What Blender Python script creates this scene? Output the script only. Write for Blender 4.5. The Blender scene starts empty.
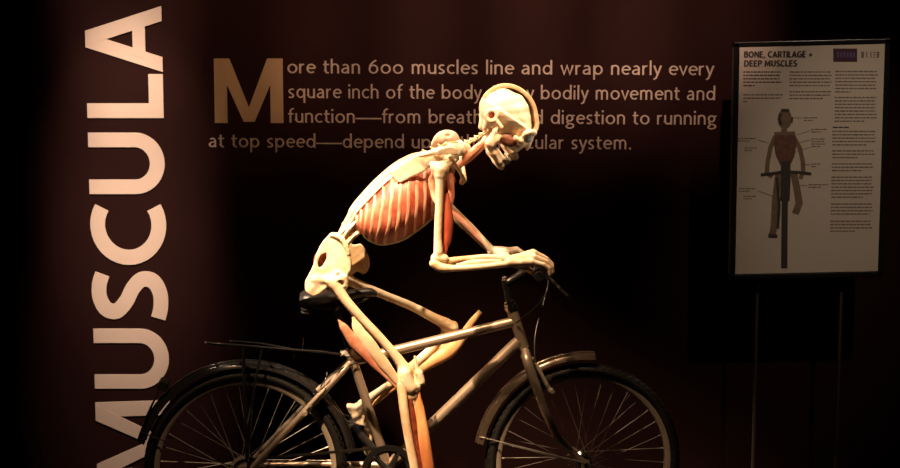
import bpy, math, random
import numpy as np
from mathutils import Vector, Matrix, noise

random.seed(7)
PI = math.pi
SC = bpy.context.scene
COL = SC.collection

# ------------------------------------------------------------------ camera, world, lights, exposure
FPX = 1341.0
PITCH = math.radians(5.88)
CAM = Vector((0.0, -4.5, 1.57))
cd = bpy.data.cameras.new('camera')
cd.sensor_width = 36.0
cd.lens = 36.0 * FPX / 900.0
cam = bpy.data.objects.new('camera', cd)
cam.location = CAM
cam.rotation_euler = (PI / 2 - PITCH, 0, 0)
COL.objects.link(cam)
SC.camera = cam

w = bpy.data.worlds.new('dark_room')
SC.world = w
w.use_nodes = True
w.node_tree.nodes['Background'].inputs[0].default_value = (0.6, 0.55, 0.5, 1)
w.node_tree.nodes['Background'].inputs[1].default_value = 0.0006

SC.view_settings.view_transform = 'Standard'
SC.view_settings.look = 'None'
SC.view_settings.exposure = 0.0
SC.view_settings.gamma = 1.0
SC.view_settings.use_curve_mapping = False


def spot(name, loc, target, power, angle, color, blend=0.6, size=0.04):
    d = bpy.data.lights.new(name, 'SPOT')
    d.energy = power
    d.spot_size = math.radians(angle)
    d.spot_blend = blend
    d.shadow_soft_size = size
    d.color = color
    o = bpy.data.objects.new(name, d)
    o.location = loc
    o.rotation_euler = (Vector(target) - Vector(loc)).to_track_quat('-Z', 'Y').to_euler()
    COL.objects.link(o)
    return o


WARM = (1.0, 0.74, 0.52)
AMBER = (1.0, 0.62, 0.35)
spot('key_spotlight', (-2.25, -0.35, 4.2), (-0.20, 0.0, 1.05), 1850, 22, WARM, 0.7)
spot('head_spotlight', (-0.05, -1.2, 4.2), (0.20, 0.0, 1.50), 330, 9, WARM, 0.9)
spot('leg_spotlight', (-1.1, -1.9, 4.2), (-0.17, -0.05, 0.55), 2700, 13, AMBER, 0.9)
spot('arm_spotlight', (-0.3, -1.2, 4.2), (0.20, -0.1, 1.05), 300, 9, AMBER, 0.9)
spot('front_wheel_spotlight', (-0.9, -1.5, 4.2), (0.40, 0.0, 0.50), 520, 17, AMBER, 0.9)
spot('rear_wheel_fill', (-1.2, -1.9, 4.2), (-0.78, 0.0, 0.45), 260, 14, AMBER, 0.9)  # added fill that lifts the rear rim, not a known gallery lamp
spot('face_fill', (1.2, -1.5, 4.2), (0.24, 0.0, 1.48), 420, 8, WARM, 0.9)  # extra fill added to brighten brow and nose
spot('low_face_fill', (2.4, -1.0, 1.25), (0.24, 0.0, 1.46), 110, 5.5, WARM, 0.9)  # invented low fill for the shaded face, stands for no real lamp
spot('knee_fill', (0.9, -1.1, 4.2), (-0.08, 0.12, 0.80), 700, 9, AMBER, 0.9)  # extra fill put in to brighten the far thigh and knee
for z, p in ((1.92, 420), (1.28, 920), (0.62, 740)):
    spot('title_spotlight', (-1.24, -0.9, 4.2), (-1.25, 0.75, z), p, 14, (1.0, 0.76, 0.62), 1.0)
for x, p in ((-0.76, 190), (-0.32, 330), (0.10, 470), (0.52, 540), (0.92, 430)):
    spot('paragraph_spotlight', (x + 0.05, -1.7, 4.2), (x, 0.75, 1.84), p, 15, (1.0, 0.68, 0.53) if x > -0.5 else (1.0, 0.66, 0.44), 1.0)
spot('panel_spotlight', (1.95, -1.4, 3.9), (1.46, 0.52, 1.27), 120, 21, (1.0, 0.80, 0.61), 1.0)


# ------------------------------------------------------------------ picture geometry
def ray(px, py):
    x = (px - 450.0) / FPX
    y = -(py - 234.0) / FPX
    return Vector((x, math.cos(PITCH) + y * math.sin(PITCH), -math.sin(PITCH) + y * math.cos(PITCH)))


def at(px, py, Y):
    r = ray(px, py)
    t = (Y - CAM.y) / r.y
    return CAM + r * t


def atz(px, py, Z):
    r = ray(px, py)
    return CAM + r * ((Z - CAM.z) / r.z)


TYRE = 0.334
RW = atz(246, 468, TYRE)
FW = atz(583, 460, TYRE)
ORI = (RW + FW) / 2
ORI.z = 0.0
EX = (FW - RW)
EX.z = 0
WB = EX.length
EX.normalize()
EY = Vector((-EX.y, EX.x, 0))
YAW = math.atan2(EX.y, EX.x)
S = 0.00339          # metres in one picture pixel at the bicycle


def L(px, py, y=0.0):
    """picture pixel -> bicycle space (x forward, y away from camera, z up) on the plane y"""
    r = ray(px, py)
    t = (y - (CAM - ORI).dot(EY)) / r.dot(EY)
    p = CAM + r * t - ORI
    return Vector((p.dot(EX), y, p.z))


# ------------------------------------------------------------------ materials
def mat(name, col, rough=0.5, metal=0.0, col2=None, scale=20.0, bump=0.0, stretch=None, spec=0.5, lo=0.35, hi=0.65, detail=6, sss=0.0):
    m = bpy.data.materials.new(name)
    m.use_nodes = True
    nt = m.node_tree
    b = nt.nodes['Principled BSDF']
    b.inputs['Base Color'].default_value = (*col, 1)
    b.inputs['Roughness'].default_value = rough
    b.inputs['Metallic'].default_value = metal
    b.inputs['Specular IOR Level'].default_value = spec
    tc = nt.nodes.new('ShaderNodeTexCoord')
    mp = nt.nodes.new('ShaderNodeMapping')
    if stretch:
        mp.inputs['Scale'].default_value = stretch
    n = nt.nodes.new('ShaderNodeTexNoise')
    n.inputs['Scale'].default_value = scale
    n.inputs['Detail'].default_value = detail
    nt.links.new(tc.outputs['Object'], mp.inputs[0])
    nt.links.new(mp.outputs[0], n.inputs['Vector'])
    if col2:
        r = nt.nodes.new('ShaderNodeValToRGB')
        r.color_ramp.elements[0].position = lo
        r.color_ramp.elements[1].position = hi
        r.color_ramp.elements[0].color = (*col, 1)
        r.color_ramp.elements[1].color = (*col2, 1)
        nt.links.new(n.outputs['Fac'], r.inputs[0])
        nt.links.new(r.outputs[0], b.inputs['Base Color'])
    if bump:
        bp = nt.nodes.new('ShaderNodeBump')
        bp.inputs['Strength'].default_value = bump
        bp.inputs['Distance'].default_value = 0.004
        nt.links.new(n.outputs['Fac'], bp.inputs['Height'])
        nt.links.new(bp.outputs[0], b.inputs['Normal'])
    if sss:
        b.inputs['Subsurface Weight'].default_value = sss
        b.inputs['Subsurface Radius'].default_value = (0.02, 0.008, 0.004)
    return m


M = dict(
    wall=mat('maroon_wall_paint', (0.019, 0.0062, 0.0052), 0.85, col2=(0.022, 0.0074, 0.006), scale=3.0, spec=0.05),
    dark=mat('black_paint', (0.012, 0.011, 0.011), 0.8, col2=(0.016, 0.014, 0.014), scale=4.0, spec=0.2),
    carpet=mat('black_carpet', (0.003, 0.003, 0.003), 0.95, col2=(0.005, 0.005, 0.005), scale=300, bump=0.5, spec=0.05),
    letter=mat('tan_vinyl', (0.62, 0.47, 0.36), 0.6, col2=(0.66, 0.50, 0.385), scale=6, spec=0.2),
    text=mat('dull_tan_vinyl', (0.45, 0.335, 0.255), 0.6, col2=(0.48, 0.355, 0.27), scale=6, spec=0.2),
    capm=mat('ochre_vinyl', (0.40, 0.25, 0.13), 0.6, col2=(0.43, 0.27, 0.14), scale=6, spec=0.2),
    bone=mat('cream_bone', (0.80, 0.59, 0.37), 0.42, col2=(0.85, 0.71, 0.52), scale=28, bump=0.25),
    bone2=mat('ochre_bone', (0.70, 0.50, 0.27), 0.42, col2=(0.80, 0.65, 0.42), scale=24, bump=0.25),
    rim_bone=mat('cut_bone', (0.60, 0.38, 0.19), 0.5, col2=(0.72, 0.50, 0.28), scale=40, bump=0.3),
    dura=mat('cream_membrane', (0.82, 0.70, 0.46), 0.4, col2=(0.86, 0.78, 0.60), scale=14, bump=0.4),
    cartilage=mat('pale_cartilage', (0.80, 0.70, 0.52), 0.35, col2=(0.84, 0.77, 0.62), scale=30, bump=0.2),
    tendon=mat('orange_tendon', (0.72, 0.36, 0.14), 0.4, col2=(0.82, 0.56, 0.30), scale=22, bump=0.35, stretch=(1, 1, 0.25)),
    tendon_pale=mat('pale_tendon', (0.78, 0.55, 0.33), 0.4, col2=(0.84, 0.68, 0.48), scale=22, bump=0.35),
    muscle=mat('red_muscle', (0.30, 0.035, 0.018), 0.42, col2=(0.50, 0.11, 0.05), scale=40, bump=0.5, stretch=(1, 1, 0.3)),
    muscle_pink=mat('pink_muscle', (0.66, 0.22, 0.12), 0.42, col2=(0.78, 0.42, 0.27), scale=30, bump=0.4),
    muscle_dark=mat('dark_red_muscle', (0.11, 0.018, 0.008), 0.45, col2=(0.26, 0.055, 0.024), scale=50, bump=0.5),
    muscle_brown=mat('brown_muscle', (0.09, 0.025, 0.010), 0.5, col2=(0.28, 0.10, 0.04), scale=60, bump=0.5),
    orange=mat('orange_muscle', (0.60, 0.20, 0.065), 0.42, col2=(0.78, 0.40, 0.17), scale=26, bump=0.4, stretch=(1, 1, 0.25)),
    inter=mat('rib_muscle', (0.31, 0.042, 0.024), 0.45, col2=(0.52, 0.15, 0.09), scale=22, bump=0.4),
    rib=mat('rib_bone', (0.56, 0.22, 0.13), 0.42, col2=(0.74, 0.44, 0.29), scale=16, bump=0.3),
    frame=mat('champagne_metallic_paint', (0.40, 0.32, 0.245), 0.36, 0.6, col2=(0.43, 0.35, 0.27), scale=60),
    alu=mat('dull_aluminium', (0.40, 0.345, 0.28), 0.38, 0.4, col2=(0.44, 0.38, 0.31), scale=80),
    steel_dark=mat('oily_steel', (0.05, 0.043, 0.036), 0.35, 0.8, col2=(0.07, 0.06, 0.05), scale=90),
    clamp=mat('satin_silver', (0.68, 0.64, 0.58), 0.35, 0.4, col2=(0.72, 0.68, 0.62), scale=60),
    chrome=mat('steel', (0.72, 0.70, 0.66), 0.22, 1.0, col2=(0.65, 0.62, 0.58), scale=60),
    spoke=mat('spoke_steel', (0.75, 0.72, 0.68), 0.3, 0.85, col2=(0.7, 0.67, 0.62), scale=60),
    rubber=mat('black_rubber', (0.006, 0.006, 0.006), 0.55, col2=(0.009, 0.0085, 0.008), scale=120, bump=0.2, spec=0.35),
    black=mat('black_plastic', (0.012, 0.012, 0.012), 0.35, col2=(0.016, 0.016, 0.016), scale=40),
    gloss=mat('gloss_black_paint', (0.010, 0.010, 0.010), 0.16, col2=(0.013, 0.012, 0.012), scale=40),
    guard=mat('dark_chromed_plastic', (0.13, 0.10, 0.078), 0.2, 0.75, col2=(0.15, 0.12, 0.09), scale=20),
    vinyl=mat('black_saddle_vinyl', (0.008, 0.0075, 0.0075), 0.42, col2=(0.011, 0.010, 0.010), scale=90, bump=0.3),
    red=mat('dark_red_lens', (0.10, 0.008, 0.006), 0.3, col2=(0.12, 0.01, 0.008), scale=90),
    board=mat('beige_printed_board', (0.72, 0.60, 0.49), 0.55, col2=(0.75, 0.63, 0.51), scale=4, spec=0.3),
    ink=mat('dark_ink', (0.06, 0.042, 0.032), 0.6, col2=(0.07, 0.05, 0.04), scale=80),
    ink_soft=mat('soft_brown_ink', (0.21, 0.16, 0.12), 0.6, col2=(0.23, 0.175, 0.13), scale=80),
    plum=mat('plum_ink', (0.075, 0.018, 0.040), 0.6, col2=(0.085, 0.022, 0.045), scale=30),
    violet=mat('violet_ink', (0.13, 0.08, 0.20), 0.6, col2=(0.14, 0.09, 0.22), scale=30),
    pbone=mat('printed_bone_tint', (0.20, 0.125, 0.075), 0.6, col2=(0.26, 0.17, 0.11), scale=60),
    pmus=mat('printed_muscle_tint', (0.15, 0.06, 0.04), 0.6, col2=(0.21, 0.10, 0.065), scale=70),
    pframe=mat('black_sign_frame', (0.010, 0.010, 0.010), 0.3, col2=(0.013, 0.012, 0.012), scale=30),
    post=mat('brown_metal_post', (0.12, 0.085, 0.066), 0.4, 0.6, col2=(0.14, 0.10, 0.08), scale=30),
    eye=mat('grey_blue_eye', (0.34, 0.40, 0.46), 0.2, col2=(0.42, 0.46, 0.5), scale=90),
)


# ------------------------------------------------------------------ object helpers
def link(o, parent=None):
    COL.objects.link(o)
    if parent is not None:
        o.parent = parent
    return o


def empty(name, parent=None, loc=(0, 0, 0), rotz=0.0):
    o = bpy.data.objects.new(name, None)
    o.empty_display_size = 0.1
    o.location = loc
    o.rotation_euler = (0, 0, rotz)
    return link(o, parent)


def tag(o, label, cat, group=None):
    o['label'] = label
    o['category'] = cat
    if group:
        o['group'] = group
    return o


class MB:
    def __init__(s):
        s.v = []
        s.f = []
        s.lay = 0

    def add(s, vs, fs):
        n = len(s.v)
        s.v.extend([tuple(p) for p in vs])
        s.f.extend([tuple(i + n for i in f) for f in fs])
        return s

    def box(s, c, d, rot=None):
        c = Vector(c)
        vs = []
        for i in (-1, 1):
            for j in (-1, 1):
                for k in (-1, 1):
                    q = Vector((i * d[0] / 2, j * d[1] / 2, k * d[2] / 2))
                    if rot is not None:
                        q = rot @ q
                    vs.append(c + q)
        s.add(vs, [(0, 1, 3, 2), (4, 6, 7, 5), (0, 4, 5, 1), (2, 3, 7, 6), (0, 2, 6, 4), (1, 5, 7, 3)])
        return s

    def prism(s, poly, place, th):
        """poly of (a, b); place(a, b, depth) -> point"""
        n = len(poly)
        s.lay = (s.lay + 1) % 5
        th = th * (1 + 0.12 * s.lay)
        vs = [place(a, b, 0.0) for a, b in poly] + [place(a, b, th) for a, b in poly]
        fs = [tuple(range(n)), tuple(range(2 * n - 1, n - 1, -1))]
        fs += [(i, i + n, (i + 1) % n + n, (i + 1) % n) for i in range(n)]
        s.add(vs, fs)
        return s

    def ribbon(s, pts, wd, place, th, closed=False):
        n = len(pts)
        s.lay = (s.lay + 1) % 5
        th = th * (1 + 0.12 * s.lay)
        P = [Vector((p[0], p[1])) for p in pts]
        Lf, Rt = [], []
        for i in range(n):
            a = P[(i - 1) % n] if (closed or i > 0) else None
            b = P[(i + 1) % n] if (closed or i < n - 1) else None
            d1 = (P[i] - a).normalized() if a is not None else None
            d2 = (b - P[i]).normalized() if b is not None else None
            if d1 is None: d1 = d2
            if d2 is None: d2 = d1
            t = (d1 + d2)
            if t.length < 1e-6: t = d1.copy()
            t.normalize()
            nn = Vector((-t.y, t.x))
            k = max(0.45, nn.dot(Vector((-d1.y, d1.x))))
            Lf.append(P[i] + nn * wd / 2 / k)
            Rt.append(P[i] - nn * wd / 2 / k)
        vs = []
        for dep in (0.0, th):
            vs += [place(q.x, q.y, dep) for q in Lf] + [place(q.x, q.y, dep) for q in Rt]
        fs = []
        m = n if closed else n - 1
        for i in range(m):
            j = (i + 1) % n
            fs.append((i, j, n + j, n + i))
            fs.append((2 * n + j, 2 * n + i, 3 * n + i, 3 * n + j))
            fs.append((i, 2 * n + i, 2 * n + j, j))
            fs.append((n + j, 3 * n + j, 3 * n + i, n + i))
        if not closed:
            fs.append((0, n, 3 * n, 2 * n))
            fs.append((n - 1, 3 * n - 1, 4 * n - 1, 2 * n - 1))
        s.add(vs, fs)
        return s

    def sweep(s, pts, rad, n=12, flat=1.0, ref=None, smooth=0, closed=False, cap=True):
        """tube; rad number or list; flat = thickness / width, ref = direction of the width"""
        pts = [Vector(p) for p in pts]
        rad = list(rad) if hasattr(rad, '__len__') else [rad] * len(pts)
        if smooth:
            pts, rad = crom(pts, rad, smooth, closed)
        m = len(pts)
        vs, fs = [], []
        up = None
        for i in range(m):
            a = pts[(i - 1) % m] if (closed or i > 0) else pts[i]
            b = pts[(i + 1) % m] if (closed or i < m - 1) else pts[i]
            t = (b - a).normalized()
            if ref is not None:
                u = Vector(ref) - t * t.dot(Vector(ref))
            elif up is None:
                u = Vector((0, 1, 0)) if abs(t.y) < 0.9 else Vector((1, 0, 0))
                u = u - t * t.dot(u)
            else:
                u = up - t * t.dot(up)
            u.normalize()
            up = u
            v = t.cross(u)
            for k in range(n):
                ang = 2 * PI * k / n
                vs.append(pts[i] + u * (math.cos(ang) * rad[i]) + v * (math.sin(ang) * rad[i] * flat))
        mm = m if closed else m - 1
        for i in range(mm):
            for k in range(n):
                k2 = (k + 1) % n
                i2 = (i + 1) % m
                fs.append((i * n + k, i * n + k2, i2 * n + k2, i2 * n + k))
        if cap and not closed:
            fs.append(tuple(range(n - 1, -1, -1)))
            fs.append(tuple(range((m - 1) * n, m * n)))
        s.add(vs, fs)
        return s

    def ball(s, c, r, n=14):
        r = r if hasattr(r, '__len__') else (r, r, r)
        c = Vector(c)
        vs, fs = [], []
        for i in range(n + 1):
            a = PI * i / n
            for k in range(2 * n):
                b = PI * k / n
                vs.append(c + Vector((math.sin(a) * math.cos(b) * r[0], math.sin(a) * math.sin(b) * r[1], math.cos(a) * r[2])))
        for i in range(n):
            for k in range(2 * n):
                k2 = (k + 1) % (2 * n)
                fs.append((i * 2 * n + k, (i + 1) * 2 * n + k, (i + 1) * 2 * n + k2, i * 2 * n + k2))
        s.add(vs, fs)
        return s

    def build(s, name, m, parent=None, smooth=True, bevel=0.0, loc=None, angle=40):
        me = bpy.data.meshes.new(name)
        me.from_pydata([tuple(p) for p in s.v], [], s.f)
        me.validate()
        me.update()
        import bmesh
        bm = bmesh.new()
        bm.from_mesh(me)
        bmesh.ops.remove_doubles(bm, verts=bm.verts, dist=1e-6)
        bmesh.ops.recalc_face_normals(bm, faces=bm.faces)
        bm.to_mesh(me)
        bm.free()
        if smooth:
            me.shade_smooth()
            me.set_sharp_from_angle(angle=math.radians(angle))
        me.materials.append(m)
        o = bpy.data.objects.new(name, me)
        if loc is not None:
            o.location = loc
        link(o, parent)
        if bevel:
            b = o.modifiers.new('bevel', 'BEVEL')
            b.width = bevel
            b.segments = 2
            b.limit_method = 'ANGLE'
        return o


def crom(pts, rad, k, closed=False):
    out, ro = [], []
    m = len(pts)
    segs = m if closed else m - 1
    for i in range(segs):
        if closed:
            p0, p1, p2, p3 = pts[(i - 1) % m], pts[i], pts[(i + 1) % m], pts[(i + 2) % m]
            r1, r2 = rad[i], rad[(i + 1) % m]
        else:
            p1, p2 = pts[i], pts[i + 1]
            p0 = pts[i - 1] if i > 0 else p1 * 2 - p2
            p3 = pts[i + 2] if i + 2 < m else p2 * 2 - p1
            r1, r2 = rad[i], rad[i + 1]
        for j in range(k):
            t = j / k
            q = 0.5 * ((2 * p1) + (p2 - p0) * t + (2 * p0 - 5 * p1 + 4 * p2 - p3) * t * t + (3 * p1 - p0 - 3 * p2 + p3) * t ** 3)
            out.append(q)
            s = t * t * (3 - 2 * t)
            ro.append(r1 + (r2 - r1) * s)
    if not closed:
        out.append(pts[-1])
        ro.append(rad[-1])
    return out, ro


# ------------------------------------------------------------------ implicit surfaces
def smin(a, b, k):
    h = np.clip(0.5 + 0.5 * (b - a) / k, 0, 1)
    return b + (a - b) * h - k * h * (1 - h)


def smax(a, b, k):
    return -smin(-a, -b, k)


def V3(p):
    return np.array([p[0], p[1], p[2]], dtype=np.float32)


def s_ell(P, c, r, R=None):
    q = P - V3(c)
    if R is not None:
        q = q @ np.array(R, dtype=np.float32)
    r = np.array(r, dtype=np.float32) if hasattr(r, '__len__') else np.array([r, r, r], dtype=np.float32)
    k0 = np.sqrt(((q / r) ** 2).sum(-1))
    k1 = np.sqrt(((q / (r * r)) ** 2).sum(-1)) + 1e-9
    return k0 * (k0 - 1.0) / k1


def s_cone(P, a, b, ra, rb):
    a, b = V3(a), V3(b)
    ab = b - a
    t = np.clip(((P - a) @ ab) / max(1e-12, float(ab @ ab)), 0, 1)
    d = P - a - t[..., None] * ab
    return np.sqrt((d * d).sum(-1)) - (ra + (rb - ra) * t)


def s_path(P, pts, rad, k=0.004, smooth=0):
    rad = list(rad) if hasattr(rad, '__len__') else [rad] * len(pts)
    pts = [Vector(p) for p in pts]
    if smooth:
        pts, rad = crom(pts, rad, smooth)
    d = None
    for i in range(len(pts) - 1):
        e = s_cone(P, pts[i], pts[i + 1], rad[i], rad[i + 1])
        d = e if d is None else (smin(d, e, k) if k > 0 else np.minimum(d, e))
    return d


def s_poly(X, Z, poly):
    """signed distance to a 2-D polygon"""
    d = np.full(X.shape, 1e9, dtype=np.float32)
    sgn = np.ones(X.shape, dtype=np.float32)
    n = len(poly)
    for i in range(n):
        ax, az = poly[i]
        bx, bz = poly[i - 1]
        ex, ez = bx - ax, bz - az
        wx, wz = X - ax, Z - az
        t = np.clip((wx * ex + wz * ez) / (ex * ex + ez * ez), 0, 1)
        qx, qz = wx - ex * t, wz - ez * t
        d = np.minimum(d, qx * qx + qz * qz)
        c1, c2, c3 = Z >= az, Z < bz, ex * wz > ez * wx
        flip = (c1 & c2 & c3) | (~c1 & ~c2 & ~c3)
        sgn = np.where(flip, -sgn, sgn)
    return sgn * np.sqrt(d)


def nets(fn, lo, hi, h):
    lo, hi = V3(lo), V3(hi)
    n = np.maximum(4, np.ceil((hi - lo) / h).astype(int) + 1)
    ax = [lo[i] + h * np.arange(n[i], dtype=np.float32) for i in range(3)]
    P = np.stack(np.meshgrid(*ax, indexing='ij'), -1)
    F = fn(P).astype(np.float32)
    for i in range(3):        # closed at the border
        sl = [slice(None)] * 3
        for e in (0, -1):
            sl[i] = e
            F[tuple(sl)] = np.maximum(F[tuple(sl)], 1e-4)
    ins = F < 0
    nx, ny, nz = F.shape

    def sh(A, i, j, k):
        return A[i:nx - 1 + i, j:ny - 1 + j, k:nz - 1 + k]
    cnt = sum(sh(ins, i, j, k).astype(np.int8) for i in (0, 1) for j in (0, 1) for k in (0, 1))
    act = (cnt > 0) & (cnt < 8)
    idx = np.full(act.shape, -1, dtype=np.int64)
    ids = np.argwhere(act)
    idx[act] = np.arange(len(ids))
    acc = np.zeros((len(ids), 3), dtype=np.float32)
    num = np.zeros(len(ids), dtype=np.float32)
    cs = [(i, j, k) for i in (0, 1) for j in (0, 1) for k in (0, 1)]
    for a in cs:
        for axn in range(3):
            if a[axn] == 1:
                continue
            b = list(a)
            b[axn] = 1
            fa, fb = sh(F, *a)[act], sh(F, *b)[act]
            m = (fa < 0) != (fb < 0)
            t = np.where(m, fa / np.where(m, fa - fb, 1), 0)
            p = np.array(a, dtype=np.float32)[None, :].repeat(len(ids), 0)
            p[:, axn] += t
            acc += p * m[:, None]
            num += m
    V = (ids + acc / num[:, None]) * h + lo
    faces = []
    for axn in range(3):
        o1, o2 = (axn + 1) % 3, (axn + 2) % 3
        sl0 = [slice(1, None)] * 3
        sl0[axn] = slice(0, -1)
        sl1 = [slice(1, None)] * 3
        sl1[axn] = slice(1, None)
        s0, s1 = ins[tuple(sl0)], ins[tuple(sl1)]
        for first, mask in ((True, s0 & ~s1), (False, ~s0 & s1)):
            e = np.argwhere(mask)
            if len(e) == 0:
                continue
            e = e + 1
            e[:, axn] -= 1
            ok = (e[:, o1] < act.shape[o1]) & (e[:, o2] < act.shape[o2])
            e = e[ok]
            q = []
            for d1, d2 in ((0, 0), (-1, 0), (-1, -1), (0, -1)):
                c = e.copy()
                c[:, o1] += d1
                c[:, o2] += d2
                q.append(idx[c[:, 0], c[:, 1], c[:, 2]])
            q = np.stack(q, 1)
            q = q[(q >= 0).all(1)]
            faces.append(q if first else q[:, ::-1])
    return V, np.concatenate(faces)


def organ(name, fn, lo, hi, h, m, parent=None, xf=None):
    V, Fc = nets(fn, lo, hi, h)
    if xf is not None:
        V = xf(V)
    me = bpy.data.meshes.new(name)
    me.from_pydata(V.tolist(), [], Fc.tolist())
    me.update()
    me.shade_smooth()
    me.materials.append(m)
    return link(bpy.data.objects.new(name, me), parent)


def bounds(pts, pad):
    a = np.array([tuple(p) for p in pts])
    return a.min(0) - pad, a.max(0) + pad


def bone(name, pts, rad, m, parent, h=0.0025, k=0.006, extra=(), cuts=(), smooth=0, bump=0.00025):
    """one long bone: a path, extra smooth-joined pieces (a, b, ra, rb) and cut balls (c, r)"""
    allp = [Vector(p) for p in pts] + [Vector(e[0]) for e in extra] + [Vector(e[1]) for e in extra]
    rmax = max(list(rad if hasattr(rad, '__len__') else [rad]) + [max(e[2], e[3]) for e in extra])
    lo, hi = bounds(allp, rmax + 0.01)

    def fn(P):
        d = s_path(P, pts, rad, 0.0 if smooth else 0.002, smooth)
        for e in extra:
            d = smin(d, s_cone(P, *e), k)
        for c, r in cuts:
            d = smax(d, -s_ell(P, c, r), 0.003)
        d = d + bump * (np.sin(P[..., 0] * 260) * np.sin(P[..., 1] * 240 + 1) * np.sin(P[..., 2] * 280 + 2))
        return d
    return organ(name, fn, lo, hi, h, m, parent)


# ------------------------------------------------------------------ the room
WY = 0.75


def structure(name, mb, m):
    o = mb.build(name, m, smooth=False)
    o['kind'] = 'structure'
    return o


structure('floor', MB().box((0, -2.0, -0.05), (9.0, 5.9, 0.1)), M['carpet'])
structure('wall_back', MB().box((0, WY + 0.06, 2.2), (9.0, 0.12, 4.4)), M['wall'])
structure('wall_left', MB().box((-4.45, -2.1, 2.2), (0.1, 5.6, 4.4)), M['dark'])
structure('wall_right', MB().box((4.45, -2.1, 2.2), (0.1, 5.6, 4.4)), M['dark'])
structure('ceiling', MB().box((0, -2.0, 4.45), (9.0, 5.9, 0.1)), M['dark'])


# ------------------------------------------------------------------ wall lettering
def arc(cx, cy, rx, ry, a0, a1, n=14):
    return [(cx + rx * math.cos(math.radians(a0 + (a1 - a0) * i / n)), cy + ry * math.sin(math.radians(a0 + (a1 - a0) * i / n))) for i in range(n + 1)]


def spl(pts, k=6):
    p, _ = crom([Vector((a, b, 0)) for a, b in pts], [0] * len(pts), k)
    return [(q.x, q.y) for q in p]


def title():
    root = empty('wall_title', None, at(134, 440, WY))
    tag(root, 'giant tan capital letters running up the left side of the dark wall', 'lettering')
    pl = at(134, 440, WY)
    # the letters run upwards: t (cap height) points left, s (reading direction) points up
    xb = at(168.5, 330, WY).x
    xt = at(93.5, 330, WY).x
    H = xb - xt
    TH = 0.003

    def letter(py_low, py_high, wunits, strokes=(), polys=()):
        z0, z1 = at(130, py_low, WY).z, at(130, py_high, WY).z
        k = (z1 - z0) / wunits
        mb = MB()

        def place(s_, t_, d):
            return Vector((xb - t_ * H - pl.x, -d + WY - pl.y, z0 + s_ * k - pl.z))
        for pts in strokes:
            mb.ribbon(pts, 0.195, place, TH)
        for pts in polys:
            mb.prism(pts, place, TH)
        return mb.build('letter', M['letter'], root, smooth=False)
    # M
    letter(484, 400, 1.12, polys=[
        [(0, 0), (0.195, 0), (0.225, 1), (0.03, 1)], [(1.12, 0), (0.925, 0), (0.895, 1), (1.09, 1)],
        [(0.06, 1), (0.27, 1), (0.645, 0.14), (0.475, 0.14)], [(1.06, 1), (0.85, 1), (0.475, 0.14), (0.645, 0.14)]])
    # U
    U = [(0.0975, 1)] + [(0.0975, 0.4)] + arc(0.41, 0.39, 0.3125, 0.2925, 180, 360, 18) + [(0.7225, 0.4), (0.7225, 1)]
    letter(388.5, 328.5, 0.82, strokes=[U])
    # S
    Sx = spl([(0.06, 0.13), (0.2, 0.095), (0.38, 0.10), (0.53, 0.19), (0.55, 0.34), (0.44, 0.46), (0.28, 0.55), (0.155, 0.68), (0.18, 0.82), (0.32, 0.90), (0.48, 0.905), (0.62, 0.86)], 6)
    letter(323, 270, 0.67, strokes=[Sx])
    # C
    C_ = arc(0.52, 0.5, 0.42, 0.405, 58, 302, 26)
    letter(265, 203, 0.80, strokes=[C_])
    letter(194, 132.5, 0.82, strokes=[U])
    # L
    letter(118, 74, 0.58, polys=[[(0, 0), (0.58, 0), (0.58, 0.19), (0.195, 0.19), (0.195, 1), (0, 1)]])
    # A
    letter(72, 6, 0.88, polys=[[(0, 0), (0.20, 0), (0.53, 1), (0.33, 1)], [(0.88, 0), (0.68, 0), (0.35, 1), (0.55, 1)],
                               [(0.17, 0.22), (0.71, 0.22), (0.655, 0.385), (0.225, 0.385)]])


title()

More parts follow.
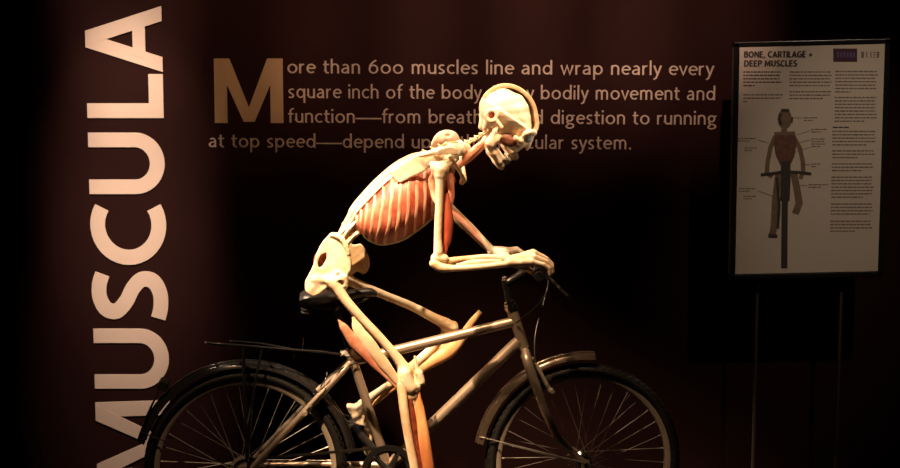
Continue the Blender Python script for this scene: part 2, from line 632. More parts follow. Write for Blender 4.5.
NARCH = [(0.09, 0.58)] + arc(0.39, 0.66, 0.29, 0.30, 165, 0, 10) + [(0.68, 0)]
GL = {
    'a': (0.80, [[(0.64, 0), (0.64, 0.62)] + arc(0.38, 0.64, 0.26, 0.28, 0, 140, 9), spl([(0.64, 0.56), (0.36, 0.53), (0.13, 0.40), (0.12, 0.18), (0.30, 0.08), (0.50, 0.14), (0.64, 0.30)], 4)]),
    'b': (0.90, [[(0.10, 0), (0.10, 1.5)], arc(0.46, 0.5, 0.34, 0.42, 0, 360, 20)]),
    'c': (0.74, [arc(0.46, 0.5, 0.36, 0.42, 50, 310, 18)]),
    'd': (0.90, [[(0.80, 0), (0.80, 1.5)], arc(0.44, 0.5, 0.34, 0.42, 0, 360, 20)]),
    'e': (0.81, [[(0.12, 0.53), (0.78, 0.53)], arc(0.45, 0.5, 0.35, 0.42, 4, 312, 20)]),
    'f': (0.55, [[(0.24, 0), (0.24, 1.12)] + arc(0.50, 1.14, 0.26, 0.30, 180, 70, 8), [(0.02, 0.92), (0.54, 0.92)]]),
    'g': (0.84, [arc(0.38, 0.62, 0.28, 0.30, 0, 360, 18), [(0.60, 0.80), (0.84, 0.93)], spl([(0.22, 0.38), (0.14, 0.20), (0.30, 0.06), (0.56, 0.02), (0.74, -0.10), (0.72, -0.30), (0.40, -0.42), (0.12, -0.34), (0.10, -0.16), (0.28, -0.02)], 4)]),
    'h': (0.80, [[(0.10, 0), (0.10, 1.5)], NARCH]),
    'i': (0.32, [[(0.15, 0), (0.15, 0.98)], [(0.15, 1.24), (0.15, 1.44)]]),
    'l': (0.32, [[(0.15, 0), (0.15, 1.5)]]),
    'm': (1.26, [[(0.10, 0), (0.10, 0.98)], [(0.09, 0.58)] + arc(0.36, 0.66, 0.26, 0.30, 165, 0, 10) + [(0.62, 0)], [(0.61, 0.58)] + arc(0.88, 0.66, 0.26, 0.30, 165, 0, 10) + [(1.14, 0)]]),
    'n': (0.80, [[(0.10, 0), (0.10, 0.98)], NARCH]),
    'o': (0.92, [arc(0.46, 0.49, 0.37, 0.42, 0, 360, 22)]),
    'p': (0.90, [[(0.10, -0.5), (0.10, 0.98)], arc(0.46, 0.5, 0.34, 0.42, 0, 360, 20)]),
    'q': (0.90, [[(0.80, -0.5), (0.80, 0.98)], arc(0.44, 0.5, 0.34, 0.42, 0, 360, 20)]),
    'r': (0.54, [[(0.10, 0), (0.10, 0.98)], [(0.09, 0.52)] + arc(0.40, 0.60, 0.30, 0.32, 170, 75, 8)]),
    's': (0.66, [spl([(0.08, 0.12), (0.24, 0.07), (0.44, 0.10), (0.53, 0.25), (0.42, 0.41), (0.22, 0.53), (0.12, 0.70), (0.22, 0.87), (0.40, 0.92), (0.57, 0.87)], 4)]),
    't': (0.58, [[(0.24, 1.30), (0.24, 0.30)] + arc(0.46, 0.30, 0.22, 0.24, 180, 290, 8), [(0.02, 0.92), (0.56, 0.92)]]),
    'u': (0.80, [[(0.70, 0), (0.70, 0.98)], [(0.12, 0.98), (0.12, 0.34)] + arc(0.41, 0.34, 0.29, 0.27, 180, 345, 10)]),
    'v': (0.69, [[(0.05, 0.98), (0.37, 0.04), (0.69, 0.98)]]),
    'w': (1.16, [[(0.05, 0.98), (0.32, 0.04), (0.58, 0.94), (0.84, 0.04), (1.11, 0.98)]]),
    'y': (0.69, [[(0.05, 0.98), (0.37, 0.06)], [(0.69, 0.98), (0.36, 0.02), (0.24, -0.32), (0.02, -0.44)]]),
    'E': (0.80, [[(0.12, 0), (0.12, 1.4)], [(0.12, 1.32), (0.72, 1.32)], [(0.12, 0.72), (0.66, 0.72)], [(0.12, 0.08), (0.74, 0.08)]]),
    '6': (0.94, [arc(0.47, 0.47, 0.36, 0.40, 0, 360, 20), spl([(0.12, 0.50), (0.22, 0.92), (0.48, 1.22), (0.74, 1.38)], 5)]),
    '0': (0.94, [arc(0.47, 0.49, 0.38, 0.42, 0, 360, 22)]),
    '.': (0.34, [[(0.17, -0.02), (0.17, 0.20)]]),
    '—': (2.05, [[(0.0, 0.46), (2.05, 0.46)]]),
    ' ': (0.47, []),
}
# capitals for the stand's heading
GC = {
    'A': (0.98, [[(0.04, 0), (0.47, 1.36)], [(0.47, 1.36), (0.92, 0)], [(0.2, 0.42), (0.76, 0.42)]]),
    'B': (0.86, [[(0.12, 0), (0.12, 1.4)], [(0.12, 1.32)] + arc(0.45, 1.03, 0.28, 0.29, 90, -90, 8) + [(0.12, 0.74)], [(0.12, 0.74)] + arc(0.45, 0.41, 0.33, 0.33, 90, -90, 8) + [(0.12, 0.08)]]),
    'C': (0.92, [arc(0.56, 0.7, 0.46, 0.62, 55, 305, 16)]),
    'D': (1.0, [[(0.12, 0), (0.12, 1.4)], [(0.12, 1.32), (0.35, 1.32)] + arc(0.36, 0.7, 0.52, 0.62, 90, -90, 12) + [(0.12, 0.08)]]),
    'E': GL['E'],
    'G': (1.0, [arc(0.56, 0.7, 0.46, 0.62, 55, 340, 16) + [(0.98, 0.66)], [(0.6, 0.66), (1.0, 0.66)]]),
    'I': (0.34, [[(0.17, 0), (0.17, 1.4)]]),
    'L': (0.72, [[(0.12, 1.4), (0.12, 0)], [(0.12, 0.08), (0.70, 0.08)]]),
    'M': (1.22, [[(0.10, 0), (0.16, 1.4)], [(0.16, 1.36), (0.60, 0.3), (1.04, 1.36)], [(1.04, 1.4), (1.10, 0)]]),
    'N': (1.04, [[(0.12, 0), (0.12, 1.4)], [(0.14, 1.36), (0.88, 0.04)], [(0.90, 0), (0.90, 1.4)]]),
    'O': (1.12, [arc(0.56, 0.7, 0.46, 0.62, 0, 360, 22)]),
    'P': (0.84, [[(0.12, 0), (0.12, 1.4)], [(0.12, 1.32)] + arc(0.45, 0.98, 0.31, 0.34, 90, -90, 8) + [(0.12, 0.64)]]),
    'R': (0.88, [[(0.12, 0), (0.12, 1.4)], [(0.12, 1.32)] + arc(0.45, 0.98, 0.30, 0.34, 90, -90, 8) + [(0.12, 0.64)], [(0.45, 0.64), (0.82, 0)]]),
    'S': (0.78, [spl([(0.08, 0.16), (0.28, 0.07), (0.56, 0.12), (0.67, 0.36), (0.52, 0.60), (0.26, 0.78), (0.14, 1.02), (0.28, 1.26), (0.50, 1.33), (0.68, 1.25)], 4)]),
    'T': (0.84, [[(0.42, 0), (0.42, 1.4)], [(0.02, 1.32), (0.82, 1.32)]]),
    'U': (0.98, [[(0.12, 1.4), (0.12, 0.46)] + arc(0.48, 0.46, 0.36, 0.38, 180, 360, 12) + [(0.84, 1.4)]]),
    ',': (0.36, [[(0.20, 0.18), (0.10, -0.22)]]),
    '+': (0.86, [[(0.08, 0.55), (0.78, 0.55)], [(0.43, 0.2), (0.43, 0.9)]]),
    ' ': (0.44, []),
}


def set_line(mb, txt, glyphs, p0, p1, xh, wd, th, done=None, sq=0.84):
    """lay a line between world points p0 and p1 (baseline, facing -Y); done(mb) is called after each word"""
    W = sum(glyphs[c][0] for c in txt)
    d = (p1 - p0)
    kx = d.length / W / xh
    ex = d.normalized()
    x = 0.0
    for c in txt:
        adv, strokes = glyphs[c]
        for st in strokes:
            closed = len(st) > 8 and abs(st[0][0] - st[-1][0]) < 1e-6 and abs(st[0][1] - st[-1][1]) < 1e-6
            pts = st[:-1] if closed else st
            mb.ribbon([(x + adv / 2 + (a - adv / 2) * (1.02 if c == '—' else sq), b) for a, b in pts], wd, lambda a, b, dd: p0 + ex * (a * kx * xh) + Vector((0, -dd, b * xh)), th, closed)
        x += adv
        if done and c == ' ':
            done(mb)
            mb = MB()
    if done:
        done(mb)


def paragraph():
    o0 = at(215, 123, WY)
    root = empty('wall_paragraph', None, o0)
    tag(root, 'four lines of tan wall text beginning with a big ochre M above the bicycle', 'lettering')
    sh = lambda p: p - o0
    xh = (at(400, 64.3, WY) - at(400, 74, WY)).length
    for txt, a, b in (('ore than 600 muscles line and wrap nearly every', (286.5, 73.2), (714, 75.4)),
                      ('square inch of the body. Every bodily movement and', (287.5, 98.0), (716, 100.2)),
                      ('function—from breathing and digestion to running', (287.5, 122.6), (717, 124.8)),
                      ('at top speed—depend upon the muscular system.', (208, 147.2), (632, 149.4))):
        line = empty('text_line', root)
        set_line(MB(), txt, GL, sh(at(*a, WY)), sh(at(*b, WY)), xh, 0.14, 0.002, lambda m_: m_.build('word', M['text'], line, smooth=False))
    mb = MB()
    x0, x1, z0, z1 = at(215, 123, WY).x, at(283.5, 123, WY).x, at(250, 123, WY).z, at(250, 58.5, WY).z
    pl = lambda a, b, d: Vector((x0 + (x1 - x0) * a - o0.x, -d, z0 + (z1 - z0) * b - o0.z))
    for poly in ([(0, 0), (0.185, 0), (0.185, 1), (0.0, 1)], [(1, 0), (0.815, 0), (0.815, 1), (1.0, 1)],
                 [(0.02, 1), (0.225, 1), (0.58, 0.02), (0.42, 0.02)], [(0.98, 1), (0.775, 1), (0.42, 0.02), (0.58, 0.02)]):
        mb.prism(poly, pl, 0.002)
    mb.build('drop_capital', M['capm'], root, smooth=False)


paragraph()


# ------------------------------------------------------------------ information stand
def info_stand():
    PY = 0.52
    root = empty('information_stand', None, (at(806, 275, PY).x, PY, 0))
    tag(root, 'beige information board with dark frame on two thin posts', 'sign')
    rp = Vector(root.location)
    W = lambda px, py, d=0.0: at(px, py, PY) - rp + Vector((0, -d, 0))
    tl, tr, bl, br = W(739.5, 47.5), W(884.5, 44.0), W(735.0, 274.0), W(877.5, 271.0)

    def bil(u, v, d=0.0):      # u right, v down, 0..1
        p = tl * (1 - u) * (1 - v) + tr * u * (1 - v) + bl * (1 - u) * v + br * u * v
        return p + Vector((0, -d, 0))

    def uv(px, py):            # picture pixel on the board
        v = (py - 46) / 227.0
        xl = 739.5 + (735.0 - 739.5) * v
        xr = 884.5 + (877.5 - 884.5) * v
        u = (px - xl) / (xr - xl)
        yl = 47.5 + (44.0 - 47.5) * u
        yb = 274.0 + (271.0 - 274.0) * u
        return u, (py - yl) / (yb - yl)

    def B(px, py, d):
        return bil(*uv(px, py), d)
    mb = MB()
    q = [bil(0, 0), bil(1, 0), bil(1, 1), bil(0, 1)]
    mb.add([p + Vector((0, -0.004, 0)) for p in q] + [p + Vector((0, 0.02, 0)) for p in q],
           [(0, 1, 2, 3), (7, 6, 5, 4), (0, 4, 5, 1), (1, 5, 6, 2), (2, 6, 7, 3), (3, 7, 4, 0)])
    mb.build('board', M['board'], root, smooth=False)
    fr = MB()
    for a, b in (((-0.02, -0.012), (1.02, -0.012)), ((1.02, -0.012), (1.02, 1.014)), ((1.02, 1.014), (-0.02, 1.014)), ((-0.02, 1.014), (-0.02, -0.012))):
        p, r = bil(*a), bil(*b)
        d = (r - p).normalized()
        rot = Matrix((d, Vector((0, 1, 0)), d.cross(Vector((0, 1, 0))))).transposed()
        fr.box((p + r) / 2 + Vector((0, 0.014, 0)), ((r - p).length + 0.018, 0.040, 0.018), rot)
    fro = fr.build('frame', M['pframe'], root, smooth=False, bevel=0.002)
    st = MB()
    p, r = bil(-0.043, 0.0), bil(-0.043, 1.0)
    st.sweep([p, r], 0.0042, 8)
    st.build('edge_rail', M['post'], fro)
    for px, py0 in ((759.5, 286), (844.0, 284)):
        p0 = W(px, py0) + Vector((0, 0.02, 0))
        post = MB().box((p0.x, 0.036, (p0.z + 0.05) / 2), (0.012, 0.012, p0.z + 0.05)).build('post', M['post'], root, smooth=False, bevel=0.002)
        MB().box((p0.x, 0.036, 0.006), (0.16, 0.26, 0.012)).build('foot_plate', M['post'], post, smooth=False, bevel=0.003)
        MB().sweep([(p0.x, 0.028, p0.z + 0.0), (p0.x, 0.014, p0.z)], 0.012, 10).build('mounting_bolt', M['chrome'], post)
    # heading
    mb = MB()
    h0 = (B(743, 60, 0) - B(743, 66, 0)).length / 1.36
    for txt, a, b in (('BONE, CARTILAGE +', (743.5, 57.3), (812.5, 57.0)), ('DEEP MUSCLES', (743.5, 66.2), (797.0, 65.9))):
        set_line(mb, txt, GC, B(*a, 0.0045), B(*b, 0.0045), h0 * 0.95, 0.30, 0.0006)
    mb.build('heading', M['ink'], root, smooth=False)
    # emblem block
    mb = MB()
    qd = lambda x0, y0, x1, y1, d0, d1, m_: m_.add([B(x0, y0, d0), B(x1, y0, d0), B(x1, y1, d0), B(x0, y1, d0), B(x0, y0, d1), B(x1, y0, d1), B(x1, y1, d1), B(x0, y1, d1)],
                                                    [(0, 1, 2, 3), (7, 6, 5, 4), (0, 4, 5, 1), (1, 5, 6, 2), (2, 6, 7, 3), (3, 7, 4, 0)])
    qd(833, 48.5, 856.8, 61.5, 0.004, 0.0048, mb)
    embl = mb.build('emblem', M['plum'], root, smooth=False)
    mb = MB()
    for i, x in enumerate((836.5, 839.8, 843.0, 846.3, 849.5, 852.5)):
        qd(x, 51.6 + (i % 2) * 0.5, x + 2.1, 57.4, 0.0048, 0.0052, mb)
    mb.build('emblem_marks', M['violet'], embl, smooth=False)
    mb = MB()
    for x0, x1, y0, y1 in ((861, 863.6, 51.5, 57.5), (866, 867.0, 51.5, 57.5), (870.2, 871.2, 51.5, 57.5), (872.6, 875.4, 51.8, 52.8), (872.6, 875.4, 54.2, 55.2), (872.6, 875.4, 56.5, 57.5), (876.6, 878.8, 51.6, 57.5)):
        qd(x0, y0, x1, y1, 0.004, 0.0046, mb)
    mb.build('printed_mark', M['ink_soft'], root, smooth=False)

    # columns of small unreadable print
    def column(x0, x1, y0, lines, m_, last=0.6, lh=3.35, t=1.25):
        c = MB()
        for i in range(lines):
            y = y0 + i * lh
            end = x1 if i < lines - 1 else x0 + (x1 - x0) * last
            end -= random.random() * 2.5 * (i < lines - 1)
            x = x0
            while x < end - 0.8:
                wl = min(random.uniform(1.6, 5.2), end - x)
                qd(x, y, x + wl, y + t, 0.004, 0.0044, c)
                x += wl + 0.75
        return c.build('text_column', m_, root, smooth=False)
    column(743, 781.5, 71, 5, M['ink'], 0.3)
    column(743, 783, 93.5, 3, M['ink_soft'], 0.1)
    column(789, 832, 71, 5, M['ink_soft'], 0.95)
    column(789, 831, 90.5, 3, M['ink_soft'], 0.8)
    column(835, 878, 70.5, 7, M['ink_soft'], 0.35)
    column(834.5, 877, 96.2, 8, M['ink_soft'], 0.7)
    column(832.5, 849, 125.8, 1, M['ink'], 1.0)
    column(832, 875.5, 129.8, 5, M['ink_soft'], 0.8)
    column(832, 874.5, 149.2, 3, M['ink_soft'], 0.6)
    column(831.5, 874, 162.2, 3, M['ink_soft'], 0.7)
    column(831, 873.5, 175.5, 7, M['ink_soft'], 0.75)
    column(830.5, 873, 202.5, 4, M['ink_soft'], 0.9)
    column(830, 872.5, 219.8, 4, M['ink_soft'], 0.6)
    for x0, x1, y0, n in ((803.5, 819, 116.5, 2), (811, 827, 128, 2), (811, 826, 137.5, 4), (811, 821, 162.5, 2), (808, 830, 183.2, 2), (738, 757, 137, 2), (744, 757, 146.5, 2), (738.5, 757, 187.2, 2), (743, 757, 194.8, 2)):
        column(x0, x1, y0, n, M['ink_soft'], 0.6, 2.5, 1.0)
    # printed picture: the rider seen from the front
    pic = MB()
    rb = lambda pts, wd, d=0.0044: [pic.ribbon(pts, wd, lambda a, b, dd: B(a, b, 0.004 + dd), d - 0.004)]
    rb([(775.0, 135), (770.5, 146), (767.5, 160), (766.5, 172), (772, 176)], 4.4)
    rb([(793.0, 135), (799.5, 147), (802.5, 160), (803, 170), (800, 178)], 4.4)
    rb([(774, 133.5), (795, 133)], 5.0)
    rb([(784, 128), (784, 136)], 6.0)
    rb([(778.5, 173), (775.0, 200), (774, 224), (772, 235)], 7.0)
    rb([(793.5, 172), (797, 190), (799, 202), (795, 213)], 7.0)
    pic_o = pic.build('printed_rider', M['pbone'], root, smooth=False)
    pic = MB()
    pic.prism(arc(784.5, 118.2, 7.0, 10.0, 0, 360, 24)[:-1], lambda a, b, dd: B(a, b, 0.004 + dd), 0.0006)
    pic.build('printed_skull', M['pbone'], pic_o, smooth=False)
    pic = MB()
    pic.prism([(775.5, 134), (794.5, 134), (796.5, 142), (794, 156), (790, 164), (780, 164), (775.5, 154), (773.5, 142)], lambda a, b, dd: B(a, b, 0.0044 + dd), 0.0004)
    pic.build('printed_chest', M['pmus'], pic_o, smooth=False)
    pic = MB()
    rb2 = lambda pts, wd: pic.ribbon(pts, wd, lambda a, b, dd: B(a, b, 0.0048 + dd), 0.0004)
    rb2([(780.5, 112.5), (778.8, 118), (780.5, 124)], 3.0)
    rb2([(781, 109.5), (789, 109.8)], 3.2)
    rb2([(792, 116), (791.5, 122)], 1.6)
    rb2([(760.5, 173.8), (772, 172.6), (785, 170.5), (800, 171.5), (811, 172.8)], 3.0)
    rb2([(785.5, 160), (785.5, 180), (784.5, 200)], 9.5)
    rb2([(784.6, 196), (784.2, 230), (784.0, 268)], 6.2)
    rb2([(768, 235), (777, 235.5)], 3.5)
    rb2([(776.5, 176), (779, 205), (777.5, 228)], 2.6)
    pic.build('printed_bicycle', M['ink'], pic_o, smooth=False)
    for a, b in (((792, 117), (802, 117)), ((796, 134), (810, 129.5)), ((797, 142), (810, 139)), ((793, 152), (810, 146)), ((801, 163.5), (810, 163.5)), ((798, 184.5), (807, 184.5)), ((758, 139), (768, 142)), ((758, 190), (775, 196))):
        pic = MB()
        pic.ribbon([a, b], 0.45, lambda a_, b_, dd: B(a_, b_, 0.0044 + dd), 0.0004)
        pic.build('pointer_line', M['ink_soft'], pic_o, smooth=False)


info_stand()

# ------------------------------------------------------------------ bicycle
bike = empty('bicycle', None, ORI, YAW)
tag(bike, 'champagne silver bicycle with black mudguards carrying the skeleton', 'bicycle')
HR = Vector((-WB / 2, 0, TYRE))
HF = Vector((WB / 2, 0, TYRE))
BB = L(388, 467)


def torus_mb(R, prof, n=96):
    """revolve a closed profile of (radial, y) around the y axis"""
    mb = MB()
    m = len(prof)
    vs, fs = [], []
    for i in range(n):
        a = 2 * PI * i / n
        for r, y in prof:
            vs.append((math.cos(a) * (R + r), y, math.sin(a) * (R + r)))
    for i in range(n):
        i2 = (i + 1) % n
        for k in range(m):
            k2 = (k + 1) % m
            fs.append((i * m + k, i * m + k2, i2 * m + k2, i2 * m + k))
    return mb.add(vs, fs)


def wheel(name, hub, proto=None):
    if proto is None:
        rim = torus_mb(0.298, [(-0.015, -0.009), (-0.015, 0.009), (-0.007, 0.0135), (0.006, 0.0135), (0.006, -0.0135), (-0.007, -0.0135)]).build(name, M['alu'], bike, loc=hub)
        tp = [(0.0225 + 0.0178 * math.cos(2 * PI * k / 16), 0.023 * math.sin(2 * PI * k / 16)) for k in range(16)]
        ty = torus_mb(0.292, tp)
        nk = 84
        for i in range(nk):
            for row, (yy, rr, tilt) in enumerate(((-0.0165, 0.3265, -0.75), (-0.006, 0.3325, -0.2), (0.006, 0.3325, 0.2), (0.0165, 0.3265, 0.75))):
                a = 2 * PI * (i + 0.5 * (row % 2)) / nk
                rot = Matrix.Rotation(-a, 3, 'Y') @ Matrix.Rotation(tilt, 3, 'Z')
                ty.box((math.cos(a) * rr, yy, math.sin(a) * rr), (0.005, 0.0085, 0.013), rot)
        ty.build('tyre', M['rubber'], rim, smooth=True, angle=30)
        hb = MB()
        hb.sweep([(0, -0.034, 0), (0, -0.030, 0), (0, -0.029, 0), (0, -0.02, 0), (0, 0.02, 0), (0, 0.029, 0), (0, 0.030, 0), (0, 0.034, 0)], [0.022, 0.024, 0.024, 0.015, 0.015, 0.024, 0.024, 0.022], 20)
        hb.sweep([(0, -0.062, 0), (0, 0.062, 0)], 0.0048, 10)
        for sgn in (-1, 1):
            hb.sweep([(0, sgn * 0.058, 0), (0, sgn * 0.066, 0)], 0.0085, 6)
        hb.build('hub', M['chrome'], rim)
        for i in range(36):
            side = -1 if i % 2 == 0 else 1
            a = 2 * PI * i / 36
            trail = 1 if (i // 2) % 2 == 0 else -1
            ha = a + trail * 1.25
            p0 = Vector((math.cos(ha) * 0.021, side * 0.030, math.sin(ha) * 0.021))
            p1 = Vector((math.cos(a) * 0.284, side * 0.003, math.sin(a) * 0.284))
            sp = MB().sweep([p0, p1], 0.00125, 6)
            d = (p1 - p0).normalized()
            sp.sweep([p1 - d * 0.012, p1], 0.0024, 6)
            sp.build('spoke', M['spoke'], rim)
        vs = MB().sweep([(0.279 * math.cos(1.0), 0, 0.279 * math.sin(1.0)), (0.245 * math.cos(1.0), 0, 0.245 * math.sin(1.0))], [0.0032, 0.0026], 8)
        vs.build('valve', M['chrome'], rim)
        return rim
    c = proto.copy()
    c.name = name
    c.location = hub
    link(c, bike)
    for ch in list(proto.children):
        d = ch.copy()
        link(d, c)
    return c


fw = wheel('front_wheel', HF)
rw = wheel('rear_wheel', HR, fw)
fw.rotation_euler.y = 0.05
rw.rotation_euler.y = 0.11

# frame
fr = MB()
ht0, ht1 = L(511.5, 309), L(524.5, 350)
st0 = L(350.5, 353)
fr.sweep([st0, BB], 0.0152, 18)
fr.sweep([L(352, 361), L(515, 321.5)], 0.0172, 18)
fr.sweep([L(518.5, 341), BB], 0.0195, 18)
fr.sweep([ht0, ht1], 0.0185, 20)
fr.sweep([BB + Vector((0, -0.036, 0)), BB + Vector((0, 0.036, 0))], 0.021, 20)
for sy in (-1, 1):
    a = L(350, 362)
    fr.sweep([a + Vector((0, sy * 0.012, 0)), a + Vector((-0.05, sy * 0.036, -0.05)), HR + Vector((0.022, sy * 0.056, 0.014))], [0.010, 0.0115, 0.0095], 12, smooth=4)
    fr.sweep([BB + Vector((-0.01, sy * 0.02, 0)), BB + Vector((-0.12, sy * 0.042, 0.0)), HR + Vector((0.022, sy * 0.056, -0.004))], [0.0115, 0.0115, 0.009], 12, smooth=4)
    fr.box(HR + Vector((0.012, sy * 0.056, 0.0)), (0.055, 0.006, 0.042))
    b = a.lerp(HR, 0.30) + Vector((0, sy * 0.036, 0))
fr.sweep([L(350, 350), L(352, 358)], 0.0185, 18)
frame = fr.build('frame', M['frame'], bike)
MB().sweep([L(318, 391, -0.036), L(322, 387, -0.036)], 0.011, 10).build('brake_bridge', M['frame'], frame)
sc_ = MB()
sc_.sweep([L(349.0, 349), L(350.2, 354.5)], 0.0205, 18)
sc_.box(L(343.5, 353.0), (0.022, 0.022, 0.018))
sc_.sweep([L(342.5, 353, -0.022), L(342.5, 353, 0.022)], 0.006, 10)
sc_.build('seat_clamp', M['clamp'], bike)

# fork with headset
fk = MB()
for sy in (-1, 1):
    fk.sweep([ht1 + Vector((0.001, sy * 0.014, -0.002)), L(527.5, 362, sy * 0.050), L(535, 384, sy * 0.052), L(546, 414, sy * 0.052), L(560, 440, sy * 0.052), HF + Vector((-0.004, sy * 0.052, 0.006))],
             [0.015, 0.0165, 0.0160, 0.0140, 0.0115, 0.0095], 14, smooth=5)
    fk.box(HF + Vector((-0.002, sy * 0.054, 0.0)), (0.028, 0.006, 0.034))
fk.sweep([ht1 + Vector((-0.001, 0, 0.004)), ht1 + Vector((0.006, 0, -0.022))], 0.0195, 18)
fork = fk.build('fork', M['frame'], bike)
hs = MB()
for p, q, r in (((509.0, 300.5), (509.5, 302.3), 0.018), ((509.8, 303.3), (510.3, 305.1), 0.021), ((510.5, 306), (511.2, 308.8), 0.0225), ((524.0, 347.5), (524.8, 350.5), 0.0225)):
    hs.sweep([L(*p), L(*q)], r, 18)
hs.build('headset', M['chrome'], fork)

# stem, bar, grips, levers
BAR = L(534, 265.5)
sm = MB()
sm.sweep([L(509.5, 303), L(504.8, 280)], 0.0135, 14)
sm.sweep([L(505.5, 283.5), L(516, 278), BAR], [0.0155, 0.0145, 0.0145], 14)
sm.sweep([BAR + Vector((0, -0.024, 0)), BAR + Vector((0, 0.024, 0))], 0.0215, 16)
stem = sm.build('handlebar_stem', M['gloss'], bike)
MB().sweep([L(504.8, 280), L(504.0, 277.0)], [0.0125, 0.0085], 12).build('stem_bolt', M['chrome'], stem)
hb = MB()
hb.sweep([BAR + Vector((-0.028, -0.30, 0.004)), BAR + Vector((-0.012, -0.17, 0.004)), BAR + Vector((0, -0.06, 0)), BAR + Vector((0, 0.06, 0)), BAR + Vector((-0.012, 0.17, 0.004)), BAR + Vector((-0.028, 0.30, 0.004))], 0.0115, 12, smooth=5)
hbar = hb.build('handlebar', M['gloss'], bike)
for sy in (-1, 1):
    g = MB()
    pts = [BAR + Vector((-0.014 - 0.014 * t, sy * (0.185 + 0.115 * t), 0.004)) for t in [i / 24 for i in range(25)]]
    g.sweep(pts, [0.0165 if i % 2 else 0.0152 for i in range(25)], 14)
    g.build('grip', M['rubber'], hbar)
    lv = MB()
    c = BAR + Vector((-0.010, sy * 0.165, 0.004))
    lv.sweep([c + Vector((0, -0.011, 0)), c + Vector((0, 0.011, 0))], 0.018, 14)
    lv.box(c + Vector((0.022, 0, -0.012)), (0.038, 0.018, 0.022), Matrix.Rotation(0.55, 3, 'Y'))
    lv.sweep([c + Vector((0.03, 0, -0.018)), c + Vector((0.052, sy * 0.02, -0.040)), c + Vector((0.072, sy * 0.075, -0.062)), c + Vector((0.078, sy * 0.12, -0.070))],
             [0.007, 0.0075, 0.0068, 0.008], 10, flat=0.65, smooth=4)
    lv.build('brake_lever', M['black'], hbar)

# cables
cb = MB()
cb.sweep([L(549.5, 278, -0.165), L(547.5, 291, -0.13), L(537, 306, -0.07), L(522, 318.5, -0.035), L(516, 323, -0.024)], 0.0026, 8, smooth=6)
cb.build('brake_cable', M['steel_dark'], bike)
cb = MB()
cb.sweep([L(549, 277, 0.165), L(546, 294, 0.11), L(536, 330, 0.03), L(534.5, 352, -0.01), L(535.5, 361, -0.022)], 0.0026, 8, smooth=6)
cb.build('brake_cable', M['black'], bike)
cb = MB()
cb.sweep([L(399, 353.5, -0.018), L(372, 359.5, -0.022), L(350, 365, -0.028), L(334, 373, -0.05), L(324.5, 381, -0.052), L(320.5, 387, -0.055)], 0.0027, 8, smooth=6)
cb.build('brake_cable', M['black'], bike)


def brake(name, base, ax, parent):
    """V-brake arm pair at base, ax = direction from the wheel centre"""
    t = Vector((ax.z, 0, -ax.x))
    for sy in (-1, 1):
        b = MB()
        p = base + Vector((0, sy * 0.050, 0)) + t * 0.004
        b.sweep([p - ax * 0.035, p - ax * 0.005, p + ax * 0.045, p + ax * 0.072 + Vector((0, -sy * 0.008, 0))], [0.0085, 0.0075, 0.0065, 0.0075], 10, smooth=3)
        b.sweep([p - ax * 0.035 + Vector((0, -sy * 0.012, 0)) + t * 0.006, p - ax * 0.035 + Vector((0, sy * 0.016, 0)) + t * 0.006], 0.0075, 10)
        b.sweep([p - ax * 0.006 + Vector((0, sy * 0.010, 0)), p - ax * 0.006 + Vector((0, -sy * 0.026, 0))], 0.0055, 10)
        arm = b.build('brake_arm', M['alu'], parent)
        c = p - ax * 0.006 + Vector((0, -sy * 0.028, 0))
        MB().box(c, (0.012, 0.010, 0.05), Matrix.Rotation(math.atan2(t.x, t.z), 3, 'Y')).build('brake_pad', M['rubber'], arm, smooth=False, bevel=0.002)
    n = MB()
    q = base + ax * 0.070
    n.sweep([q + Vector((0, -0.055, 0)), q + Vector((0, 0.03, 0)), q + Vector((0, 0.055, 0.02)) + ax * 0.012], 0.0026, 8, smooth=3)
    n.build('brake_noodle', M['chrome'], parent)


pf = L(538.5, 372.5)
axf = (pf - HF).normalized()
brake('front', HF + axf * 0.315, axf, fork)
pr = L(325, 384)
axr = (pr - HR).normalized()
brake('rear', HR + axr * 0.315, axr, frame)


# mudguards
def guard(name, hub, R, a0, a1, m, wd=0.029, n=48, flare=0.0):
    mb = MB()
    prof = []
    K = 9
    for k in range(K):
        t = -1 + 2 * k / (K - 1)
        prof.append((wd * t, -0.016 * t * t * t * t - 0.006 * t * t))
    prof2 = [(y * 0.95, r - 0.0022) for y, r in reversed(prof)]
    pp = prof + prof2
    m_ = len(pp)
    vs, fs = [], []
    for i in range(n + 1):
        a = math.radians(a0 + (a1 - a0) * i / n)
        for y, r in pp:
            rr = R + r
            vs.append(hub + Vector((math.cos(a) * rr, y, math.sin(a) * rr)))
    for i in range(n):
        for k in range(m_):
            k2 = (k + 1) % m_
            fs.append((i * m_ + k, i * m_ + k2, (i + 1) * m_ + k2, (i + 1) * m_ + k))
    fs.append(tuple(range(m_)))
    fs.append(tuple(range(n * m_, (n + 1) * m_)))
    mb.add(vs, fs)
    # raised centre bead
    pts = [hub + Vector((math.cos(math.radians(a0 + (a1 - a0) * i / n)) * (R + 0.001), 0, math.sin(math.radians(a0 + (a1 - a0) * i / n)) * (R + 0.001))) for i in range(n + 1)]
    mb.sweep(pts, 0.006, 8, flat=0.5, ref=(0, 1, 0))
    return mb.build(name, m, bike)


rg = guard('rear_mudguard', HR, 0.366, 8, 164, M['gloss'])
fg = guard('front_mudguard', HF, 0.374, 84.5, 169, M['guard'])
for hub, R, a, par in ((HR, 0.362, 158, rg), (HF, 0.370, 165, fg)):
    for sy in (-1, 1):
        aa = math.radians(a)
        MB().sweep([hub + Vector((math.cos(aa) * R, sy * 0.026, math.sin(aa) * R)), hub + Vector((-0.01, sy * 0.060, 0.008))], 0.0021, 8).build('stay', M['spoke'] if par is fg else M['black'], par)
